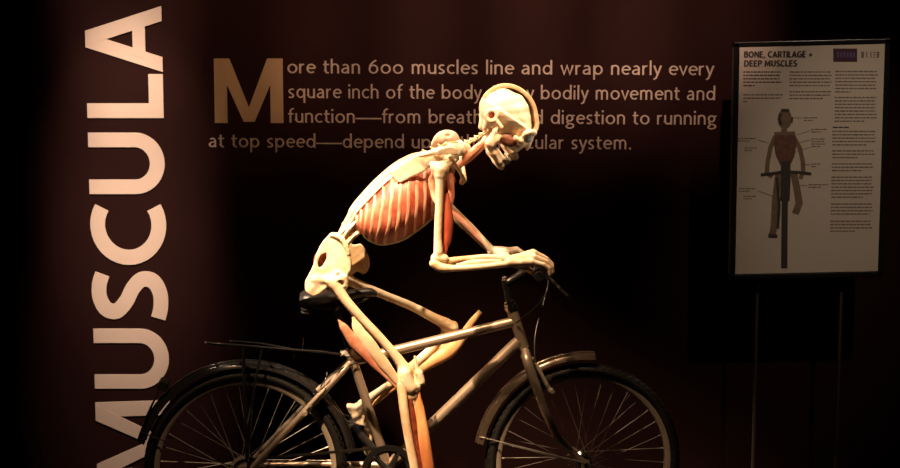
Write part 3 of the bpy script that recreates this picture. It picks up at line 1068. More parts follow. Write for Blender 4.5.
# tail end with reflector
ta = MB()
ta.sweep([L(158.5, 392), L(152, 405), L(146.5, 418), L(142, 434)], [0.010, 0.024, 0.026, 0.028], 12, flat=0.16, ref=(0, 1, 0), smooth=4)
ta.build('mud_flap', M['rubber'], rg)
rl = MB()
rl.box(L(163.5, 384.5), (0.032, 0.058, 0.034), Matrix.Rotation(0.3, 3, 'Y'))
rlo = rl.build('rear_light', M['black'], rg, smooth=False, bevel=0.004)
MB().box(L(158.5, 385.5), (0.006, 0.050, 0.026), Matrix.Rotation(0.3, 3, 'Y')).build('light_lens', M['red'], rlo, smooth=False, bevel=0.002)

# rear rack
rk = MB()
for sy in (-1, 1):
    rk.sweep([L(207, 342.5, sy * 0.030), L(212, 343.5, sy * 0.052), L(245, 346, sy * 0.056), L(300, 350.5, sy * 0.052), L(322, 352, sy * 0.032), L(341, 354.5, sy * 0.022)], 0.0046, 10, smooth=5)
    rk.sweep([L(243, 347, sy * 0.054), L(244, 372, sy * 0.062), L(247, 462, sy * 0.068)], 0.0062, 10)
    rk.sweep([L(262, 348, sy * 0.054), L(252, 400, sy * 0.064), L(248, 460, sy * 0.068)], 0.0042, 10)
rk.sweep([L(207, 342.5, -0.030), L(206, 342.3, 0), L(207, 342.5, 0.030)], 0.0046, 10, smooth=4)
for px, py in ((232, 345.2), (262, 347.6), (292, 350)):
    rk.sweep([L(px, py, -0.053), L(px, py, 0.053)], 0.0038, 8)
rk.sweep([L(215, 343.5, 0.0), L(322, 352, 0.0)], 0.0036, 8)
rack = rk.build('luggage_rack', M['gloss'], bike)
cl = MB()
for sy in (-1, 1):
    cl.sweep([L(292, 349, sy * 0.036), L(260, 343.5, sy * 0.036), L(232, 341.0, sy * 0.030)], 0.003, 8, smooth=3)
cl.sweep([L(232, 341.0, -0.030), L(230, 341.0, 0), L(232, 341.0, 0.030)], 0.003, 8, smooth=3)
cl.build('spring_clip', M['gloss'], rack)
ch = MB()
ch.sweep([L(303.5, 338, -0.045), L(302.5, 352, -0.045)], 0.0017, 6)
ch.sweep([L(294.5, 353, -0.05), L(293.5, 360, -0.05)], 0.0017, 6)
ch.build('clip_glint', M['chrome'], rack)  # chrome slivers shaped as the bright reflections on the spring clip

# saddle and seat post
sp = MB()
sp.sweep([L(352.5, 360), L(337.5, 309)], 0.0128, 14)
sp.build('seat_post', M['gloss'], bike)


def saddle():
    sec = [(300, 297.5, 0.068, 0.020), (306, 295.0, 0.078, 0.026), (318, 294.5, 0.074, 0.028), (332, 294.5, 0.052, 0.024), (346, 293.5, 0.032, 0.020), (360, 291.5, 0.023, 0.018), (371, 291.0, 0.019, 0.017), (377, 293.5, 0.012, 0.011)]
    mb = MB()
    vs, fs = [], []
    n = 20
    P, Wd = crom([L(a, b) for a, b, _, _ in sec], [0] * len(sec), 4)
    Ws = crom([Vector((c, d, 0)) for _, _, c, d in sec], [0] * len(sec), 4)[0]
    for p, wv in zip(P, Ws):
        for k in range(n):
            a = 2 * PI * k / n
            c, s_ = math.cos(a), math.sin(a)
            z = (0.55 * wv.y * s_) if s_ > 0 else (wv.y * 1.15 * s_)
            sh = 1.0 if s_ > 0 else (1 - 0.25 * abs(s_))
            vs.append(p + Vector((0, wv.x * math.copysign(abs(c) ** 0.75, c) * sh, z)))
    m = len(P)
    for i in range(m - 1):
        for k in range(n):
            k2 = (k + 1) % n
            fs.append((i * n + k, i * n + k2, (i + 1) * n + k2, (i + 1) * n + k))
    fs.append(tuple(range(n)))
    fs.append(tuple(range((m - 1) * n, m * n)))
    mb.add(vs, fs)
    sd = mb.build('saddle', M['vinyl'], bike)
    r = MB()
    for sy in (-1, 1):
        r.sweep([L(308, 303, sy * 0.045), L(318, 308, sy * 0.024), L(345, 308, sy * 0.021), L(358, 303, sy * 0.012), L(368, 298, sy * 0.006)], 0.0036, 8, smooth=4)
    r.sweep([L(337, 309, -0.028), L(337, 309, 0.028)], 0.014, 12)
    r.build('saddle_rail', M['black'], sd)
    for sy in (-1, 1):
        s2 = MB()
        c0 = L(305, 300, sy * 0.045)
        pts = []
        for i in range(60):
            a = i / 60 * 2 * PI * 4
            pts.append(c0 + Vector((math.cos(a) * 0.012, math.sin(a) * 0.012, -i / 60 * 0.045)))
        s2.sweep(pts, 0.0026, 6)
        s2.build('saddle_spring', M['black'], sd)


saddle()

# drivetrain
CY = -0.048
bbn = BB + Vector((0, CY, 0))


def ring_mb(c, r_out, r_in, th, teeth=0, n=96):
    mb = MB()
    vs, fs = [], []
    N = teeth * 4 if teeth else n
    for i in range(N):
        a = 2 * PI * i / N
        ro = r_out + (0.0035 if teeth and i % 4 in (1, 2) else 0)
        for r, y in ((r_in, -th / 2), (ro, -th / 2), (ro, th / 2), (r_in, th / 2)):
            vs.append(Vector(c) + Vector((math.cos(a) * r, y, math.sin(a) * r)))
    for i in range(N):
        i2 = (i + 1) % N
        for k in range(4):
            k2 = (k + 1) % 4
            fs.append((i * 4 + k, i * 4 + k2, i2 * 4 + k2, i2 * 4 + k))
    return mb.add(vs, fs)


ca = math.radians(-46)
cdir = Vector((math.cos(ca), 0, math.sin(ca)))
cr = ring_mb(bbn, 0.078, 0.062, 0.004, 42)
cring = cr.build('chainring', M['black'], bike, angle=25)
cg = ring_mb(bbn + Vector((0, -0.007, 0)), 0.090, 0.070, 0.003)
cg.build('chain_guard', M['gloss'], cring, angle=25)
spd = MB()
for k in range(5):
    a = ca + 2 * PI * k / 5 + 0.63
    d = Vector((math.cos(a), 0, math.sin(a)))
    spd.sweep([bbn + d * 0.012, bbn + d * 0.072], [0.011, 0.0075], 10, flat=0.4, ref=(-d.z, 0, d.x))
    spd.sweep([bbn + d * 0.067 + Vector((0, -0.012, 0)), bbn + d * 0.067 + Vector((0, 0.004, 0))], 0.0055, 10)
spd.build('spider', M['black'], cring)
for sy, d, nm in ((-1, cdir, 'crank_arm'), (1, -cdir, 'crank_arm')):
    o = BB + Vector((0, sy * 0.062, 0))
    e = o + d * 0.172 + Vector((0, sy * 0.014, 0))
    c = MB()
    c.sweep([BB + Vector((0, sy * 0.03, 0)), o], 0.016, 14)
    c.sweep([o, o.lerp(e, 0.5), e], [0.017, 0.013, 0.0135], 12, flat=0.55, ref=(-d.z, 0, d.x))
    cro = c.build(nm, M['black'], bike)
    pd = MB()
    pc = e + Vector((0, sy * 0.058, 0))
    pd.sweep([e, pc + Vector((0, sy * 0.045, 0))], 0.007, 10)
    rot = Matrix.Rotation(0.35 if sy > 0 else 0.1, 3, 'Y')
    for dx in (-0.036, 0.036):
        pd.box(pc + rot @ Vector((dx, 0, 0)), (0.014, 0.088, 0.022), rot)
    for dy in (-0.038, 0.038):
        pd.box(pc + rot @ Vector((0, dy, 0)), (0.074, 0.012, 0.020), rot)
    pd.build('pedal', M['rubber'], cro, smooth=False, bevel=0.002)
# sprockets, chain, derailleur
cs = None
cas = MB()
for i, r in enumerate((0.050, 0.045, 0.040, 0.034, 0.029, 0.025)):
    rg_ = ring_mb(HR + Vector((0, -0.034 - 0.0038 * i, 0)), r, 0.012, 0.002, int(r / 0.002))
    cas.add(rg_.v, rg_.f)
cas.build('sprocket_set', M['alu'], bike, angle=25)
jy = HR + Vector((0.012, CY, -0.075))
jy2 = HR + Vector((0.035, CY, -0.150))
rs = 0.040


def tangent_chain():
    pts = []
    c0, r0 = Vector((bbn.x, CY, bbn.z)), 0.081
    c1, r1 = HR + Vector((0, CY, 0)), rs
    # upper run
    a = math.radians(92)
    pts += [c0 + Vector((math.cos(t), 0, math.sin(t))) * r0 for t in [math.radians(-88) + (a - math.radians(-88)) * i / 20 for i in range(21)]]
    pts += [c1 + Vector((math.cos(t), 0, math.sin(t))) * r1 for t in [math.radians(95) + math.radians(165) * i / 12 for i in range(13)]]
    pts += [jy + Vector((0.016, 0, 0.012)), jy + Vector((0.020, 0, -0.008)), jy2 + Vector((-0.016, 0, 0.008)), jy2 + Vector((-0.006, 0, -0.018)), jy2 + Vector((0.014, 0, -0.012))]
    return pts


cp = tangent_chain()
seg = []
per = 0.0127
acc = 0
dense = []
for i in range(len(cp)):
    a, b = cp[i], cp[(i + 1) % len(cp)]
    n = max(1, int((b - a).length / 0.001))
    dense += [a.lerp(b, j / n) for j in range(n)]
chn = MB()
last = dense[0]
k = 0
for p in dense[1:]:
    if (p - last).length >= per:
        d = (p - last).normalized()
        off = 0.0028 if k % 2 else 0.0042
        rot = Matrix((d, Vector((0, 1, 0)), d.cross(Vector((0, 1, 0))))).transposed()
        for sy in (-1, 1):
            chn.box((p + last) / 2 + Vector((0, sy * off, 0)), (per * 1.25, 0.0012, 0.0075), rot)
        chn.sweep([p + Vector((0, -0.005, 0)), p + Vector((0, 0.005, 0))], 0.0033, 6)
        last = p
        k += 1
chn.build('chain', M['steel_dark'], bike, smooth=False)
dr = MB()
for c in (jy, jy2):
    r_ = ring_mb(c, 0.018, 0.004, 0.004, 11)
    dr.add(r_.v, r_.f)
dr.sweep([jy + Vector((0, -0.006, 0)), jy2 + Vector((0, -0.006, 0))], 0.012, 10, flat=0.2, ref=(1, 0, 0))
dr.sweep([HR + Vector((0, -0.058, -0.01)), HR + Vector((0.015, -0.066, -0.045)), jy + Vector((0, -0.012, 0))], [0.010, 0.014, 0.010], 10)
dr.build('derailleur', M['black'], bike)
ksb = MB()
ksb.sweep([BB + Vector((-0.08, 0.06, -0.01)), BB + Vector((-0.13, 0.10, -0.16)), BB + Vector((-0.16, 0.16, -BB.z + 0.006))], 0.009, 10, smooth=3)
ksb.build('kickstand', M['black'], bike)

# ------------------------------------------------------------------ skeleton
sk = empty('anatomical_skeleton', None, ORI, YAW)
tag(sk, 'human skeleton with strips of red muscle leaning forward to ride the bicycle', 'skeleton')

# --- skull, built upright in picture-pixel units then pitched forward
HA = math.radians(-45)
hc = L(510, 112, 0.0)
HS = 0.00341


def head_xf(V):
    V = np.asarray(V) * HS
    f = np.array([math.cos(HA), 0, math.sin(HA)])
    u = np.array([-math.sin(HA), 0, math.cos(HA)])
    n = np.array([0, -1.0, 0])
    return np.array(tuple(hc)) + V[:, :1] * f + V[:, 1:2] * u + V[:, 2:3] * n


def skull_base(P):
    d = s_ell(P, (-0.5, 1, 0), (28.5, 23.5, 22.5))
    d = smin(d, s_ell(P, (-11, -7, 0), (17.5, 17, 19.5)), 6)
    d = smin(d, s_ell(P, (20, 3, 0), (11.5, 11, 17)), 5)
    return d


def dura_fn(P):
    d = s_ell(P, (-2.0, 0.0, 0), (23.2, 18.4, 17.0))
    d = smin(d, s_ell(P, (-11.5, -5.0, 0), (15.5, 14.5, 18.5)), 6)
    d = smin(d, s_ell(P, (16, 1.0, 0), (10, 8.5, 13)), 5)
    fold = np.sin(P[..., 0] * 0.22 + P[..., 1] * 0.30 + 0.6 * np.sin(P[..., 1] * 0.3)) * 0.8 + 0.4 * np.sin(P[..., 0] * 0.5 - P[..., 1] * 0.35)
    return d + fold * 0.7


def skull_fn(P):
    d = skull_base(P)
    A = P.copy()
    A[..., 2] = np.abs(A[..., 2])
    # remove the near side of the vault, leaving a thick cut rim
    inner = d + 3.4
    cut = smax(4.5 - P[..., 2], -(P[..., 1] - 0.2 * P[..., 0] + 4.5), 3.0)
    vault = smax(d, -inner, 0.8)
    d = np.where(True, smax(vault, -cut, 0.8), d)
    # the lower part stays closed on both sides
    low = smax(skull_base(P) + 0.6, (P[..., 1] - 0.2 * P[..., 0] + 5.0), 3.0)
    low = smin(low, smax(dura_fn(P) + 0.5, P[..., 1] - 0.2 * P[..., 0] + 1.0, 2.0), 5.0)
    d = smin(d, low, 1.0)
    d = smin(d, s_ell(P, (23, -15, 0), (11, 15, 12.5)), 4)                        # maxilla block
    d = smin(d, s_path(A, [(30, 1, 2), (29.5, 1.5, 9), (26, -0.5, 16), (23, -6, 18)], [3.0, 3.0, 2.6, 1.8], 1.5), 2)   # brow
    d = smin(d, s_path(A, [(23, -6, 18), (25, -13.5, 15.5), (27, -16, 11)], [1.9, 2.8, 3.4], 1.5), 2)
    d = smin(d, s_path(A, [(25, -14, 16.5), (15, -16.5, 20.5), (3, -18, 21.5), (-6, -17, 20.5)], [3.0, 2.2, 2.0, 2.4], 1.0), 1.2)  # cheek arch
    d = smin(d, s_path(P, [(31, -1, 0), (35.5, -10, 0), (37.5, -14, 0)], [3.0, 2.6, 1.6], 1.0), 1.6)     # nose bone
    d = smin(d, s_path(A, [(35, -27, 0), (33, -27, 6), (27, -27, 9.5), (19, -26, 11)], [3.2, 3.4, 3.4, 3.4], 1), 2)
    d = smin(d, s_path(A, [(-11, -20, 18), (-8, -29, 16.5)], [6.0, 3.0], 1), 3)   # mastoid
    d = smax(d, -s_ell(A, (30, -7, 11.2), (8.5, 6.2, 7.4)), 1.2)                     # orbits
    d = smax(d, -s_ell(A, (37, -18.5, 2.2), (5, 5.2, 2.6)), 1.0)                  # nasal opening
    d = smax(d, -s_ell(A, (12, -17, 24), (8.5, 5.0, 8.0)), 1.5)                    # temporal hollow
    d = smax(d, -s_ell(A, (12, -25, 20), (9, 9, 12)), 1.5)
    d = smax(d, -s_ell(A, (-12.6, -16.8, 23), (5.4, 5.8, 9)), 1.0)                # ear opening
    d = smin(d, np.maximum(np.abs(s_ell(A, (-12.6, -16.8, 20.5), (6.2, 6.6, 3))) - 0.9, np.abs(A[..., 2] - 21.5) - 1.5), 1.0)
    d = d + 0.12 * np.sin(P[..., 0] * 0.9) * np.sin(P[..., 1] * 0.8) * np.sin(P[..., 2] * 0.7)
    return d


skull = organ('skull', skull_fn, (-34, -36, -27), (44, 30, 27), 0.85, M['bone'], sk, head_xf)


def rim_fn(P):
    d = skull_base(P)
    ring = smax(d - 0.6, -(d + 3.2), 0.6)
    ring = smax(ring, np.abs(P[..., 2] - 3.2) - 2.8, 0.8)
    ring = smax(ring, -(P[..., 1] - 0.2 * P[..., 0] + 3.0), 0.8)
    return ring


organ('cut_rim', rim_fn, (-34, -8, -3), (36, 30, 10), 0.7, M['rim_bone'], skull, head_xf)


organ('brain_membrane', dura_fn, (-32, -24, -22), (32, 24, 22), 0.9, M['dura'], skull, head_xf)


def jaw_fn(P):
    A = P.copy()
    A[..., 2] = np.abs(A[..., 2])
    d = s_path(A, [(0.5, -20, 19.5), (1.0, -25, 19), (4.5, -36, 17.5)], [2.2, 2.6, 3.0], 1.5)
    d = smin(d, s_path(A, [(7.5, -25, 18.5), (7.5, -30, 18), (8, -36, 17)], [1.6, 2.6, 3.2], 1.5), 3.5)
    d = smin(d, s_path(A, [(5, -37, 17.5), (15, -40.5, 14.5), (25, -42.5, 9.5), (30, -43.0, 4), (31, -43, 0)], [3.2, 3.2, 3.2, 3.4, 3.8], 2), 3.5)
    d = smin(d, s_path(A, [(14, -36, 13.5), (25, -37.5, 9), (30, -38, 3.5), (31, -38, 0)], [2.6, 2.6, 2.6, 2.6], 2), 2)
    d = smin(d, s_ell(A, (6, -31, 18), (5.0, 8.0, 2.4)), 3)
    return d


jaw = organ('jaw', jaw_fn, (-6, -52, -26), (40, -14, 26), 0.8, M['bone'], skull, head_xf)
tm = MB()
for row, (u0, ln) in enumerate(((-30.5, 4.6), (-35.6, 3.8))):
    for i in range(14):
        t = -1 + 2 * (i + 0.5) / 14
        a = t * 1.35
        c = (23.5 + 10.5 * math.cos(a), u0, 9.4 * math.sin(a))
        tm.ball(c, (1.15, ln / 2, 1.15), 6)
for i in range(len(tm.v)):
    tm.v[i] = tuple(head_xf(np.array([tm.v[i]]))[0])
tm.build('teeth', M['cartilage'], skull)
for sgn in (-1, 1):
    e = MB().ball((0, 0, 0), (4.1 * HS, 4.1 * HS, 4.1 * HS), 10)
    e.build('eye', M['eye'], skull, loc=tuple(head_xf(np.array([(29.0, -6.8, sgn * 11.6)]))[0]))
    eh = MB().ball(tuple(head_xf(np.array([(-12.6, -16.8, sgn * 15.5)]))[0]), (0.020, 0.004, 0.020), 10)
    eh.build('ear_muscle', M['muscle_dark'], skull)
    ck = MB().ball((0, 0, 0), (8.5, 7.0, 3.4), 10)
    for i in range(len(ck.v)):
        x, y, z = ck.v[i]
        ck.v[i] = tuple(head_xf(np.array([(16.5 + x + 0.3 * y, -21.5 + y, sgn * 12.5 + z)]))[0])
    ck.build('cheek_muscle', M['muscle_brown'], skull)

# --- spine
spine = empty('spine', sk)
spts = [L(*p) for p in ((338, 250), (346, 236), (352.5, 226), (363, 212), (376, 197), (391, 181), (407, 167), (424, 157), (441, 150), (457, 145.5), (470, 141), (480, 135.5), (488, 129))]
dense, _ = crom(spts, [0] * len(spts), 8)
cum = [0]
for i in range(1, len(dense)):
    cum.append(cum[-1] + (dense[i] - dense[i - 1]).length)


def on_spine(s_):
    s_ = s_ * cum[-1]
    for i in range(1, len(dense)):
        if cum[i] >= s_:
            t = (s_ - cum[i - 1]) / max(1e-9, cum[i] - cum[i - 1])
            return dense[i - 1].lerp(dense[i], t), (dense[i] - dense[i - 1]).normalized()
    return dense[-1], (dense[-1] - dense[-2]).normalized()


def vert_fn(P):   # axis = x, back = +z, in units of the body radius
    d = smax(s_ell(P, (0, 0, 0), (3, 1.0, 0.85)), np.abs(P[..., 0]) - 0.62, 0.15)
    d = smin(d, s_path(P, [(0, 0.55, 0.5), (-0.1, 0.5, 1.1), (-0.2, 0, 1.4)], [0.26, 0.26, 0.24], 0.1), 0.2)
    d = smin(d, s_path(P, [(0, -0.55, 0.5), (-0.1, -0.5, 1.1), (-0.2, 0, 1.4)], [0.26, 0.26, 0.24], 0.1), 0.2)
    d = smin(d, s_path(P, [(-0.2, 0, 1.4), (-0.5, 0, 2.1)], [0.24, 0.2], 0.1), 0.2)
    for s_ in (-1, 1):
        d = smin(d, s_path(P, [(0, s_ * 0.5, 0.9), (-0.15, s_ * 1.6, 1.25)], [0.26, 0.17], 0.1), 0.15)
        d = smin(d, s_path(P, [(0.55, s_ * 0.5, 1.1), (-0.55, s_ * 0.5, 1.1)], [0.26, 0.26], 0.1), 0.15)
    return d


Vv, Fv = nets(vert_fn, (-1.0, -2.1, -1.2), (1.0, 2.1, 2.6), 0.11)
vme = bpy.data.meshes.new('vertebra')
vme.from_pydata(Vv.tolist(), [], Fv.tolist())
vme.shade_smooth()
vme.materials.append(M['bone2'])
NV = 24
pos = 0.02
sizes = [0.024 - 0.0004 * i for i in range(5)] + [0.0205 - 0.0005 * i for i in range(12)] + [0.0125 - 0.0003 * i for i in range(7)]
tot = sum(sizes)
run = 0
for i, r in enumerate(sizes):
    s_ = (run + r / 2) / tot
    run += r
    p, t = on_spine(s_)
    back = Vector((-t.z, 0, t.x))
    if back.z < 0:
        back = -back
    yv = back.cross(t)
    Mx = Matrix((t, yv, back)).transposed().to_4x4()
    step = cum[-1] * r / tot
    o = bpy.data.objects.new('vertebra', vme)
    o.matrix_local = Matrix.Translation(p - back * r * 0.35) @ Mx @ Matrix.Diagonal((step / 1.34, r * 0.95, r * (0.8 if i < 17 else 0.55), 1))
    link(o, spine)
for a, b in ():
    pass

# --- rib cage
rc = empty('rib_cage', sk)
bk = [(351.5, 220), (356, 211), (365.5, 199.5), (381, 183), (397, 169.5), (412, 160.5), (428, 155), (442, 153)]
ft = [(361.5, 232), (366.5, 238), (377.5, 243), (396, 241), (415, 230), (432, 216), (446, 199), (456, 181)]
hw = [0.045, 0.075, 0.105, 0.128, 0.134, 0.124, 0.098, 0.060]
TB, _ = crom([L(*p) for p in bk], [0] * 8, 8)
TF, _ = crom([L(*p) for p in ft], [0] * 8, 8)
TW = [v.x for v in crom([Vector((a, 0, 0)) for a in hw], [0] * 8, 8)[0]]


def thor(s_, th, grow=0.0):
    """surface of the chest, s_ 0..1 tail to neck, th 0 back .. pi front (near side)"""
    x = max(0.0, min(1.0, s_)) * (len(TB) - 1)
    i = min(int(x), len(TB) - 2)
    t = x - i
    b, f = TB[i].lerp(TB[i + 1], t), TF[i].lerp(TF[i + 1], t)
    wd = TW[i] + (TW[i + 1] - TW[i]) * t
    c = (b + f) / 2
    h = (b - f) / 2
    n = h.normalized()
    e = 0.85
    cc, ss = math.cos(th), math.sin(th)
    return c + (h + n * grow) * math.copysign(abs(cc) ** e, cc) + Vector((0, -(wd + grow) * math.copysign(abs(ss) ** e, ss), 0))


mb = MB()
NS, NT = 60, 48
vs, fs = [], []
for i in range(NS + 1):
    for k in range(NT):
        vs.append(thor(i / NS, 2 * PI * k / NT))
for i in range(NS):
    for k in range(NT):
        k2 = (k + 1) % NT
        fs.append((i * NT + k, i * NT + k2, (i + 1) * NT + k2, (i + 1) * NT + k))
fs.append(tuple(range(NT)))
fs.append(tuple(range(NS * NT, (NS + 1) * NT)))
mb.add(vs, fs)
mb.build('rib_muscle', M['inter'], rc)
for sgn in (1, -1):
    for r in range(12):
        s0 = 0.14 + 0.80 * r / 11
        pts, rad = [], []
        end = 0.93 if r > 1 else 0.62 + 0.12 * r
        for j in range(25):
            th = 0.04 + (end * PI - 0.04) * j / 24
            ss = s0 - 0.15 * math.sin(th * 0.5) ** 2 + 0.02 * math.sin(th * 2)
            pts.append(thor(ss, sgn * th, 0.0005))
            rad.append(0.0062 - 0.0016 * abs(j / 24 - 0.5))
        MB().sweep(pts, rad, 10, flat=0.42, ref=None).build('rib', M['rib'], rc)
# costal margin and breastbone
for sgn in (1, -1):
    pts = [thor(s_, sgn * th, 0.001) for s_, th in ((0.10, 2.3), (0.20, 2.6), (0.33, 2.85), (0.48, 2.98), (0.60, 3.05))]
    MB().sweep(pts, [0.006, 0.008, 0.009, 0.010, 0.010], 10, flat=0.6, smooth=4).build('rib_cartilage', M['cartilage'], rc)
pts = [thor(s_, PI, 0.003) for s_ in (0.50, 0.58, 0.70, 0.82, 0.93)]
MB().sweep(pts, [0.010, 0.018, 0.020, 0.021, 0.028], 14, flat=0.35, ref=(0, 1, 0), smooth=4).build('breastbone', M['cartilage'], rc)
# back fascia over the spine
for sgn in (1, -1):
    pts = [thor(s_, sgn * 0.30, 0.002) for s_ in (0.02, 0.15, 0.3, 0.45, 0.6, 0.72)]
    pts = [L(338, 236, -sgn * 0.03)] + pts
    MB().sweep(pts, [0.014, 0.024, 0.028, 0.030, 0.028, 0.022, 0.010], 14, flat=0.28, ref=(0, 1, 0.1), smooth=5).build('back_tendon', M['tendon_pale'], rc)

pts = [L(336, 240, 0)] + [thor(s_, 0, 0.010) for s_ in (0.0, 0.12, 0.25, 0.4, 0.55, 0.7, 0.85)]
MB().sweep(pts, [0.020, 0.034, 0.042, 0.044, 0.044, 0.042, 0.036, 0.020], 16, flat=0.34, ref=(0, 1, 0), smooth=5).build('back_tendon', M['tendon_pale'], rc)
# --- plates
def plate(name, outline, y0, th, m, parent, holes=(), h=0.0024, pad=0.012, yb=None, extra=None, soft=0.006):
    """a curved bone plate: outline in picture pixels on plane yb, y0(x, z) its middle surface"""
    yb = yb if yb is not None else 0.0
    P2 = [L(a, b, yb) for a, b in outline]
    pts, _ = crom(P2, [0] * len(P2), 4, True)
    poly = [(p.x, p.z) for p in pts]
    hol = []
    for hh in holes:
        q, _ = crom([L(a, b, yb) for a, b in hh], [0] * len(hh), 4, True)
        hol.append([(p.x, p.z) for p in q])
    xs = [p[0] for p in poly]
    zs = [p[1] for p in poly]
    cx, cz = (min(xs) + max(xs)) / 2, (min(zs) + max(zs)) / 2

    def fn(P):
        d2 = s_poly(P[..., 0], P[..., 2], poly)
        for q in hol:
            d2 = smax(d2, -s_poly(P[..., 0], P[..., 2], q), 0.002)
        ym = y0(P[..., 0] - cx, P[..., 2] - cz)
        edge = np.clip(-d2 / 0.012, 0, 1)
        d = smax(d2, np.abs(P[..., 1] - ym) - th, soft)
        if extra:
            d = extra(P, d)
        d = d + 0.0006 * np.sin(P[..., 0] * 190) * np.sin(P[..., 1] * 170) * np.sin(P[..., 2] * 210)
        return d
    yy = [float(y0(np.float32(x - cx), np.float32(z - cz))) for x, z in poly] + [float(y0(np.float32(0), np.float32(0)))]
    lo = (min(xs) - pad, min(yy) - th - pad - 0.01, min(zs) - pad)
    hi = (max(xs) + pad, max(yy) + th + pad + 0.01, max(zs) + pad)
    return organ(name, fn, lo, hi, h, m, parent)


pel = empty('pelvis', sk)
hip_out = [(332, 233), (340, 235), (346, 244), (350, 256), (351, 268), (347.5, 276), (346.5, 288), (341, 291.5), (334, 288), (327, 288), (321, 293), (313, 296.5), (306.5, 292), (305, 283), (308.5, 275), (313, 266), (316, 255), (322, 243)]
hipY = -0.115


def hip_extra(P, d):
    d = smin(d, s_ell(P, L(339, 281, hipY - 0.012), (0.027, 0.022, 0.026)), 0.012)              # socket rim
    d = smax(d, -s_ell(P, L(341, 284, hipY - 0.034), (0.013, 0.016, 0.012)), 0.004)
    d = smin(d, s_path(P, [L(311, 289, hipY + 0.015), L(316, 279, hipY + 0.005), L(328, 279, hipY)], [0.016, 0.014, 0.014], 0.004), 0.010)   # sit bone
    d = smin(d, s_path(P, [L(331, 235, hipY + 0.0), L(341, 238, hipY - 0.012), L(347.5, 250, hipY - 0.018), L(349.5, 266, hipY - 0.006)], [0.006, 0.008, 0.007, 0.006], 0.004, 4), 0.006)
    for c, r in ((L(345, 277, hipY - 0.02), 0.007), (L(337, 273, hipY - 0.02), 0.008), (L(346, 286, hipY - 0.016), 0.007), (L(331, 289, hipY - 0.012), 0.006)):
        d = smin(d, s_ell(P, c, r), 0.005)
    d = smax(d, -s_ell(P, L(311, 284, hipY - 0.016), (0.008, 0.014, 0.012)), 0.004)
    return d


plate('hip_bone', hip_out, lambda x, z: hipY - 0.35 * np.maximum(x, 0) + 0.25 * z * 0 + 2.2 * (x * x) + 0.10 * np.maximum(z, 0), 0.007, M['bone'], pel,
      holes=[[(325.5, 253.5), (326.5, 258), (323, 265), (319, 267.5), (317.8, 263), (320.5, 256)]], yb=hipY, extra=hip_extra)
far_out = [(336, 236), (346, 240), (354, 245), (361, 244.5), (366.5, 252), (370, 262), (368.5, 271), (363.5, 275), (357, 272), (351, 277), (344, 284), (334, 288), (326, 284), (322, 272), (326, 255)]
plate('hip_bone', far_out, lambda x, z: 0.115 - 0.25 * np.maximum(-x, 0) + 0.3 * np.maximum(x, 0), 0.008, M['bone2'], pel, yb=0.115)
# sacrum
sac = [L(341, 240), L(334, 246), L(326, 255), L(319, 266), L(315, 276)]


def sac_fn(P):
    d = s_path(P, sac, [0.026, 0.027, 0.022, 0.016, 0.009], 0.01)
    A = P.copy()
    A[..., 1] = np.abs(A[..., 1])
    d = smin(d, s_path(A, [sac[0] + Vector((0, 0.03, 0)), sac[1] + Vector((0, 0.075, 0)), sac[2] + Vector((0, 0.07, 0)), sac[3] + Vector((0, 0.02, 0))], [0.014, 0.017, 0.014, 0.010], 0.008), 0.012)
    return d + 0.001 * np.sin(P[..., 0] * 150) * np.sin(P[..., 2] * 150)


organ('sacrum', sac_fn, *bounds([p + Vector((0, s_ * 0.08, 0)) for p in sac for s_ in (-1, 1)], 0.035), 0.003, M['bone2'], pel)
MB().ball(L(322, 261, -0.088), (0.028, 0.010, 0.034), 12).build('pelvic_membrane', M['muscle_dark'], pel)

MB().sweep([L(345, 247, -0.035), L(350, 240, -0.040), L(356, 234, -0.040), L(363, 230, -0.035)], [0.007, 0.014, 0.014, 0.008], 12, flat=0.7, smooth=4).build('loin_muscle', M['tendon_pale'], pel)
MB().sweep([L(344, 236, -0.04), L(349, 229, -0.05), L(353, 225, -0.05), L(358, 220, -0.055)], [0.006, 0.012, 0.011, 0.006], 12, flat=0.7, smooth=4).build('loin_muscle', M['cartilage'], pel)
# --- legs
lg = empty('right_leg', sk)
kn = L(411, 379, -0.115)
fem = [L(334, 283, -0.128), L(346, 301, -0.132), L(362, 319, -0.128), L(380, 338, -0.122), L(397, 358, -0.116), L(406, 371, -0.114)]
bone('femur', fem, [0.021, 0.0165, 0.0150, 0.0150, 0.0165, 0.021], M['bone'], lg, smooth=3, k=0.010,
     extra=[(L(330, 280, -0.132), L(333, 284, -0.130), 0.017, 0.017), (L(404, 374, -0.130), L(408, 384, -0.130), 0.022, 0.021), (L(402, 382, -0.130), L(410, 388, -0.128), 0.020, 0.021), (L(410, 388, -0.126), L(416, 387, -0.118), 0.021, 0.016), (L(334, 282, -0.125), L(340, 281, -0.100), 0.014, 0.020),
            (L(403, 378, -0.130), L(407, 382, -0.130), 0.018, 0.016), (L(409, 372, -0.098), L(414, 378, -0.098), 0.019, 0.017)])
bone('kneecap', [L(419, 373, -0.118), L(421.5, 382, -0.118)], [0.013, 0.0125], M['bone'], lg, extra=[(L(415, 357, -0.118), L(417.5, 372, -0.118), 0.0045, 0.0085)])
bone('tibia', [L(410.5, 390, -0.115), L(412.5, 405, -0.112), L(419, 440, -0.114), L(428, 480, -0.118), L(434, 506, -0.120)], [0.030, 0.023, 0.018, 0.0150, 0.018], M['bone2'], lg, smooth=3)
bone('fibula', [L(401.5, 384, -0.135), L(404.5, 412, -0.144), L(409, 440, -0.144), L(417, 480, -0.142), L(424, 510, -0.142)], [0.0165, 0.0150, 0.0140, 0.0140, 0.0135], M['tendon_pale'], lg, smooth=3)
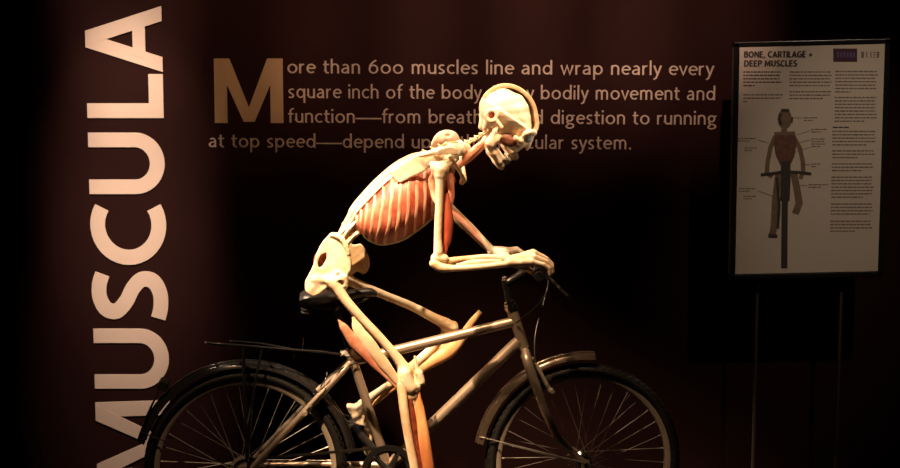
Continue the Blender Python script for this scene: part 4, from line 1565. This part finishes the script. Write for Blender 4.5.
MB().sweep([L(410.5, 398, -0.137), L(413.5, 420, -0.140), L(418, 448, -0.140), L(423, 478, -0.138)], [0.006, 0.0085, 0.0085, 0.007], 12, flat=0.6, ref=(1, 0, 0), smooth=4).build('shin_muscle', M['muscle_dark'], lg)
MB().sweep([L(416.5, 393, -0.122), L(420.5, 415, -0.130), L(424, 440, -0.138), L(427.5, 462, -0.138), L(431, 482, -0.134), L(434, 505, -0.13)], [0.012, 0.0170, 0.0205, 0.0205, 0.016, 0.008], 14, flat=0.75, ref=(1, 0, 0), smooth=4).build('shin_muscle', M['orange'], lg)
# hamstrings cut loose at the top
ref_leaf = Vector((0.75, 0, 0.66))
MB().sweep([L(338.5, 320, -0.165), L(345, 329, -0.163), L(356, 344, -0.155), L(372, 361, -0.145), L(385, 374, -0.14), L(399, 389, -0.137)], [0.003, 0.0135, 0.0205, 0.0165, 0.0115, 0.006], 14, flat=0.40, ref=ref_leaf, smooth=5).build('thigh_muscle', M['muscle_pink'], lg)
MB().sweep([L(353, 317, -0.15), L(358, 329, -0.15), L(369, 345, -0.148), L(382, 362, -0.144), L(393, 376, -0.14), L(400, 386, -0.136)], [0.005, 0.0165, 0.023, 0.020, 0.015, 0.010], 14, flat=0.5, ref=ref_leaf, smooth=5).build('thigh_muscle', M['tendon_pale'], lg)


def foot(parent, ankle, heel, ball_, toes, m):
    """one continuous foot with five toes; points given in bicycle space"""
    side = Vector((0, 1, 0))

    def fn(P):
        d = s_path(P, [ankle, heel], [0.022, 0.020], 0.006)
        mid = ankle.lerp(ball_, 0.45)
        d = smin(d, s_path(P, [heel, mid, ball_], [0.019, 0.020, 0.016], 0.006), 0.012)
        for i in range(5):
            o = side * (-0.030 + 0.015 * i)
            d = smin(d, s_path(P, [mid + o * 0.5, ball_ + o], [0.010, 0.0085], 0.004), 0.006)
            ln = (1.0, 0.98, 0.92, 0.84, 0.74)[i]
            kk = ball_.lerp(toes, 0.5 * ln) + o * 1.1 + Vector((0, 0, 0.003))
            d = smin(d, s_path(P, [ball_ + o, kk, ball_.lerp(toes, ln) + o * 1.15], [0.008, 0.0072, 0.0055], 0.002), 0.003)
        return d
    return organ('foot', fn, *bounds([ankle, heel, ball_ + side * 0.04, toes + side * 0.04, toes - side * 0.04], 0.035), 0.003, m, parent)


pedal_n = BB + Vector((0, -0.062 - 0.072, 0)) + cdir * 0.172
an = L(430, 503, -0.130)
pz = pedal_n.z + 0.031
foot(lg, L(429, 509, -0.130), Vector((pedal_n.x - 0.045, -0.130, pz + 0.004)), Vector((pedal_n.x + 0.11, -0.130, pz)), Vector((pedal_n.x + 0.17, -0.130, pz - 0.002)), M['bone2'])

lf = empty('left_leg', sk)
fem2 = [L(346, 279, 0.115), L(362, 286, 0.12), L(385, 295.5, 0.12), L(412, 306.5, 0.12), L(434, 318, 0.12), L(446, 324, 0.12)]
bone('femur', fem2, [0.020, 0.0165, 0.0140, 0.0145, 0.0165, 0.021], M['bone2'], lf, smooth=3, k=0.010,
     extra=[(L(446, 325, 0.135), L(453, 326, 0.135), 0.019, 0.018), (L(446, 325, 0.103), L(453, 327, 0.103), 0.019, 0.018), (L(447, 328, 0.12), L(444, 335, 0.12), 0.016, 0.014)])
bone('tibia', [L(448, 341, 0.12), L(428, 357, 0.12), L(402, 376, 0.12), L(380, 391, 0.12), L(362, 404, 0.12)], [0.024, 0.018, 0.0145, 0.013, 0.017], M['bone2'], lf, smooth=3)
MB().sweep([L(480.5, 311.5, 0.10), L(471, 323, 0.10), L(463, 336, 0.10), L(448, 352, 0.098), L(425, 365, 0.098), L(402, 381, 0.10), L(382, 397, 0.105), L(368, 410, 0.11)], [0.0085, 0.012, 0.017, 0.024, 0.022, 0.015, 0.009, 0.005], 16, flat=0.65, ref=(0.75, 0, -0.66), smooth=5).build('calf_muscle', M['tendon'], lf)
MB().sweep([L(440, 340, 0.10), L(425, 355, 0.09), L(405, 372, 0.09), L(385, 388, 0.095), L(371, 400, 0.10)], [0.010, 0.015, 0.015, 0.011, 0.006], 14, flat=0.6, ref=(0.6, 0, -0.8), smooth=5).build('calf_muscle', M['tendon_pale'], lf)
foot_out = [(346.5, 406), (355, 405), (362, 402), (366, 412), (369, 424), (373, 435), (372, 443), (367.5, 446), (362, 440), (357, 430), (352, 418)]
plate('heel', foot_out, lambda x, z: 0.125 + 0.0 * x, 0.026, M['bone'], lf, yb=0.115, soft=0.014)
foot(lf, L(364, 424, 0.135), L(361, 430, 0.135), L(369, 452, 0.135), L(378, 474, 0.135), M['bone2'])

# --- shoulders
sg = empty('shoulder_girdle', sk)
sc_out = [(391, 173), (399, 166), (409, 159.5), (419, 153), (431, 150), (443, 148), (452, 150), (452, 157), (446, 163), (437, 164.5), (430, 167), (424, 172), (413, 177), (403, 182.5), (397, 182)]


def sc_extra(P, d):
    d = smin(d, s_path(P, [L(420, 156, -0.150), L(435, 152.5, -0.172), L(450, 150.5, -0.185), L(458, 152, -0.178)], [0.005, 0.010, 0.012, 0.010], 0.004, 3), 0.006)
    d = smin(d, s_path(P, [L(432, 164, -0.165), L(442, 166, -0.180), L(449, 163, -0.178)], [0.010, 0.015, 0.012], 0.004), 0.008)
    d = smax(d, -s_ell(P, L(424, 161, -0.170), (0.018, 0.014, 0.010)), 0.005)
    return d


plate('shoulder_blade', sc_out, lambda x, z: -0.132 - 0.30 * x + 0.06 * z, 0.0045, M['bone'], sg, yb=-0.135, extra=sc_extra)
far_sh = [(431, 145), (434, 138), (440, 132.5), (448, 130.5), (455, 133), (459.5, 139), (464, 143), (461, 150), (450, 152), (438, 151)]


def fs_extra(P, d):
    d = smin(d, s_ell(P, L(447, 139, 0.15), (0.040, 0.025, 0.028)), 0.012)
    d = smax(d, -s_ell(P, L(448, 135.5, 0.125), (0.010, 0.012, 0.006)), 0.003)
    return d


plate('shoulder_blade', far_sh, lambda x, z: 0.150 + 0.1 * x, 0.010, M['bone'], sg, yb=0.15, extra=fs_extra)
def top_fn(P):
    d = s_path(P, [L(436, 153, -0.150), L(448, 149, -0.120), L(458, 148, -0.080), L(465, 148, -0.030)], [0.012, 0.022, 0.023, 0.018], 0.006)
    d = smin(d, s_path(P, [L(440, 157, -0.15), L(452, 155, -0.12), L(462, 152, -0.09)], [0.009, 0.014, 0.010], 0.004), 0.010)
    d = smax(d, -s_ell(P, L(437.5, 150, -0.165), (0.008, 0.012, 0.005)), 0.003)
    return d + 0.0025 * np.sin(P[..., 0] * 120) * np.sin(P[..., 1] * 110 + 1) * np.sin(P[..., 2] * 140)


organ('shoulder_cartilage', top_fn, *bounds([L(432, 158, -0.15), L(470, 140, -0.02)], 0.03), 0.0025, M['cartilage'], sg)
MB().sweep([L(437, 149.5, -0.145), L(446, 145.5, -0.135), L(455, 144, -0.11), L(462, 145.5, -0.08)], [0.004, 0.010, 0.010, 0.004], 12, flat=0.4, ref=(0.3, 0, 1), smooth=4).build('shoulder_tendon', M['tendon'], sg)
bone('collarbone', [L(450, 156.5, -0.185), L(455, 164, -0.165), L(460, 172, -0.125), L(463, 178, -0.07), L(462, 182, -0.03)], [0.0075, 0.0065, 0.0065, 0.0075, 0.010], M['bone2'], sg, smooth=3)
bone('collarbone', [L(458, 148, 0.16), L(461, 158, 0.13), L(464, 172, 0.07), L(464, 180, 0.03)], [0.0075, 0.0065, 0.0065, 0.010], M['bone2'], sg, smooth=3)
for sgn, px in ((-1, 0), (1, 3)):
    MB().sweep([L(457 + px, 166, sgn * 0.045), L(466 + px, 158, sgn * 0.05), L(476 + px, 149, sgn * 0.052), L(486 + px, 139.5, sgn * 0.050)], [0.009, 0.0135, 0.0125, 0.007], 12, flat=0.55, ref=(0.5, 0, 1), smooth=4).build('neck_muscle', M['muscle_pink'], sg)

# --- arms
ar = empty('right_arm', sk)
WR = L(511, 261.5, -0.262)
bone('humerus', [L(440.5, 171, -0.195), L(440, 185, -0.200), L(439, 210, -0.206), L(438, 235, -0.212), L(438.5, 252, -0.216)], [0.023, 0.0145, 0.0125, 0.0125, 0.0150], M['bone'], ar, smooth=3, k=0.008,
     extra=[(L(435, 258, -0.216), L(444.5, 258.5, -0.216), 0.0135, 0.0135), (L(436, 167, -0.190), L(443, 168, -0.178), 0.018, 0.020)])
bone('radius', [L(446.5, 262, -0.205), L(452, 260.5, -0.205), L(468, 258.5, -0.215), L(490, 257.2, -0.235), L(508, 258.8, -0.255)], [0.013, 0.0105, 0.0095, 0.0105, 0.0145], M['bone2'], ar, smooth=3)
bone('ulna', [L(434, 263.5, -0.222), L(441, 267.5, -0.222), L(456, 268.2, -0.228), L(480, 267.0, -0.248), L(507, 264.0, -0.278)], [0.015, 0.0155, 0.0105, 0.0095, 0.0105], M['bone2'], ar, smooth=3)
MB().sweep([L(456, 265, -0.225), L(472, 263, -0.232), L(488, 262, -0.25), L(502, 261.5, -0.262)], [0.004, 0.010, 0.010, 0.006], 12, flat=0.6, ref=(0, 0, 1), smooth=4).build('forearm_muscle', M['tendon_pale'], ar)
MB().sweep([L(446.5, 193, -0.19), L(447.5, 208, -0.195), L(448.5, 222, -0.198), L(447.5, 238, -0.20), L(445, 250, -0.20), L(443.5, 258, -0.205)], [0.008, 0.0135, 0.0165, 0.0145, 0.008, 0.0035], 14, flat=0.8, ref=(1, 0, 0), smooth=5).build('upper_arm_muscle', M['muscle'], ar)
MB().sweep([L(449.5, 168, -0.16), L(450.5, 182, -0.165), L(451.5, 196, -0.17), L(450, 210, -0.18)], [0.008, 0.011, 0.010, 0.004], 12, flat=0.7, ref=(1, 0, 0), smooth=4).build('shoulder_muscle', M['muscle_pink'], ar)
MB().sweep([L(437, 170, -0.17), L(432, 180, -0.155), L(434, 195, -0.165), L(437, 205, -0.185)], [0.006, 0.012, 0.010, 0.004], 12, flat=0.5, ref=(1, 0, 0), smooth=4).build('shoulder_muscle', M['muscle_pink'], ar)
la = empty('left_arm', sk)


def hand(parent, wr, kn, mids, tips, thumb, m):
    """palm and five fingers draped over the grip"""
    out = (kn[3] - kn[0])

    def fn(P):
        d = s_path(P, [wr, wr.lerp((kn[1] + kn[2]) / 2, 0.35)], [0.0160, 0.0165], 0.006)
        for i in range(4):
            st = wr + out * (-0.16 + 0.11 * i)
            d = smin(d, s_path(P, [st, st.lerp(kn[i], 0.55), kn[i]], [0.012, 0.0110, 0.0100], 0.004), 0.008)
        d = smin(d, s_cone(P, wr + (kn[1] - wr) * 0.15 + Vector((0, 0, -0.004)), wr + (kn[2] - wr) * 0.80 + Vector((0, 0, -0.012)), 0.016, 0.016), 0.010)
        for i in range(4):
            a, b, c, e = kn[i], mids[i][0], mids[i][1], tips[i]
            d = smin(d, s_path(P, [a, b, c, e], [0.0098, 0.0082, 0.0074, 0.0060], 0.0015), 0.0025)
        d = smin(d, s_path(P, thumb, [0.0125, 0.0105, 0.0085, 0.0065], 0.003), 0.006)
        d = d + 0.0007 * np.sin(P[..., 1] * 300) * np.sin(P[..., 0] * 90)
        return d
    organ('hand', fn, *bounds(kn + tips + thumb + [wr] + [q for m_ in mids for q in m_], 0.025), 0.0022, m, parent)


ln = (0.92, 1.0, 0.97, 0.80)
ys = (-0.222, -0.244, -0.265, -0.285)
kn_ = [L(*p, ys[i]) for i, p in enumerate(((533, 252.2), (534.5, 252.8), (534.5, 257.0), (532, 262.0)))]
m1 = [L(*p, ys[i]) for i, p in enumerate(((543, 257.0), (546, 259.0), (546.5, 262.0), (543.5, 265.0)))]
m2 = [L(*p, ys[i]) for i, p in enumerate(((549, 262.0), (552, 264.5), (552, 267.0), (549, 268.5)))]
tp_ = [L(*p, ys[i]) for i, p in enumerate(((551, 268.0), (553.5, 270.5), (553, 272.5), (550, 274.0)))]
WN = L(510, 261.5, -0.264)
hand(ar, WN, kn_, list(zip(m1, m2)), tp_, [L(515, 264, -0.245), L(527, 268.5, -0.218), L(534, 273.5, -0.208), L(541, 277, -0.208)], M['tendon_pale'])
w2 = L(492, 251.5, 0.262)
ys = (0.222, 0.244, 0.265, 0.285)
kn_ = [L(515 + (0, 1.5, 1, -1)[i], 250.6 - (0, 1.0, 0.6, -0.6)[i], ys[i]) for i in range(4)]
m1 = [L(515 + 9 * ln[i], 250.5 + 3.0 * ln[i], ys[i]) for i in range(4)]
m2 = [L(515 + 14 * ln[i], 250.5 + 8.5 * ln[i], ys[i]) for i in range(4)]
tp_ = [L(515 + 13.5 * ln[i], 250.5 + 15 * ln[i], ys[i]) for i in range(4)]
hand(la, w2, kn_, list(zip(m1, m2)), tp_, [L(497, 253.5, 0.245), L(507, 256.5, 0.218), L(513, 260.5, 0.208), L(519, 263.5, 0.208)], M['tendon_pale'])
el = L(447, 205, 0.30)
bone('humerus', [L(452, 160, 0.17), L(450, 175, 0.215), el], [0.022, 0.013, 0.016], M['bone2'], la)
bone('radius', [el, el.lerp(w2, 0.5) + Vector((0.004, 0, 0.008)), w2 + Vector((0, -0.01, 0.004))], [0.016, 0.010, 0.013], M['bone2'], la)
bone('ulna', [el + Vector((-0.008, 0, -0.012)), el.lerp(w2, 0.5) + Vector((-0.004, 0.004, -0.010)), w2 + Vector((0, 0.01, -0.004))], [0.014, 0.010, 0.010], M['bone2'], la)
MB().sweep([el + Vector((0, -0.012, 0)), el.lerp(w2, 0.3) + Vector((0, -0.014, 0)), el.lerp(w2, 0.6) + Vector((0, -0.012, 0)), w2 + Vector((0, -0.012, 0))], [0.008, 0.014, 0.011, 0.005], 12, flat=0.7, ref=(0.7, 0, 0.7), smooth=4).build('forearm_muscle', M['muscle_pink'], la)
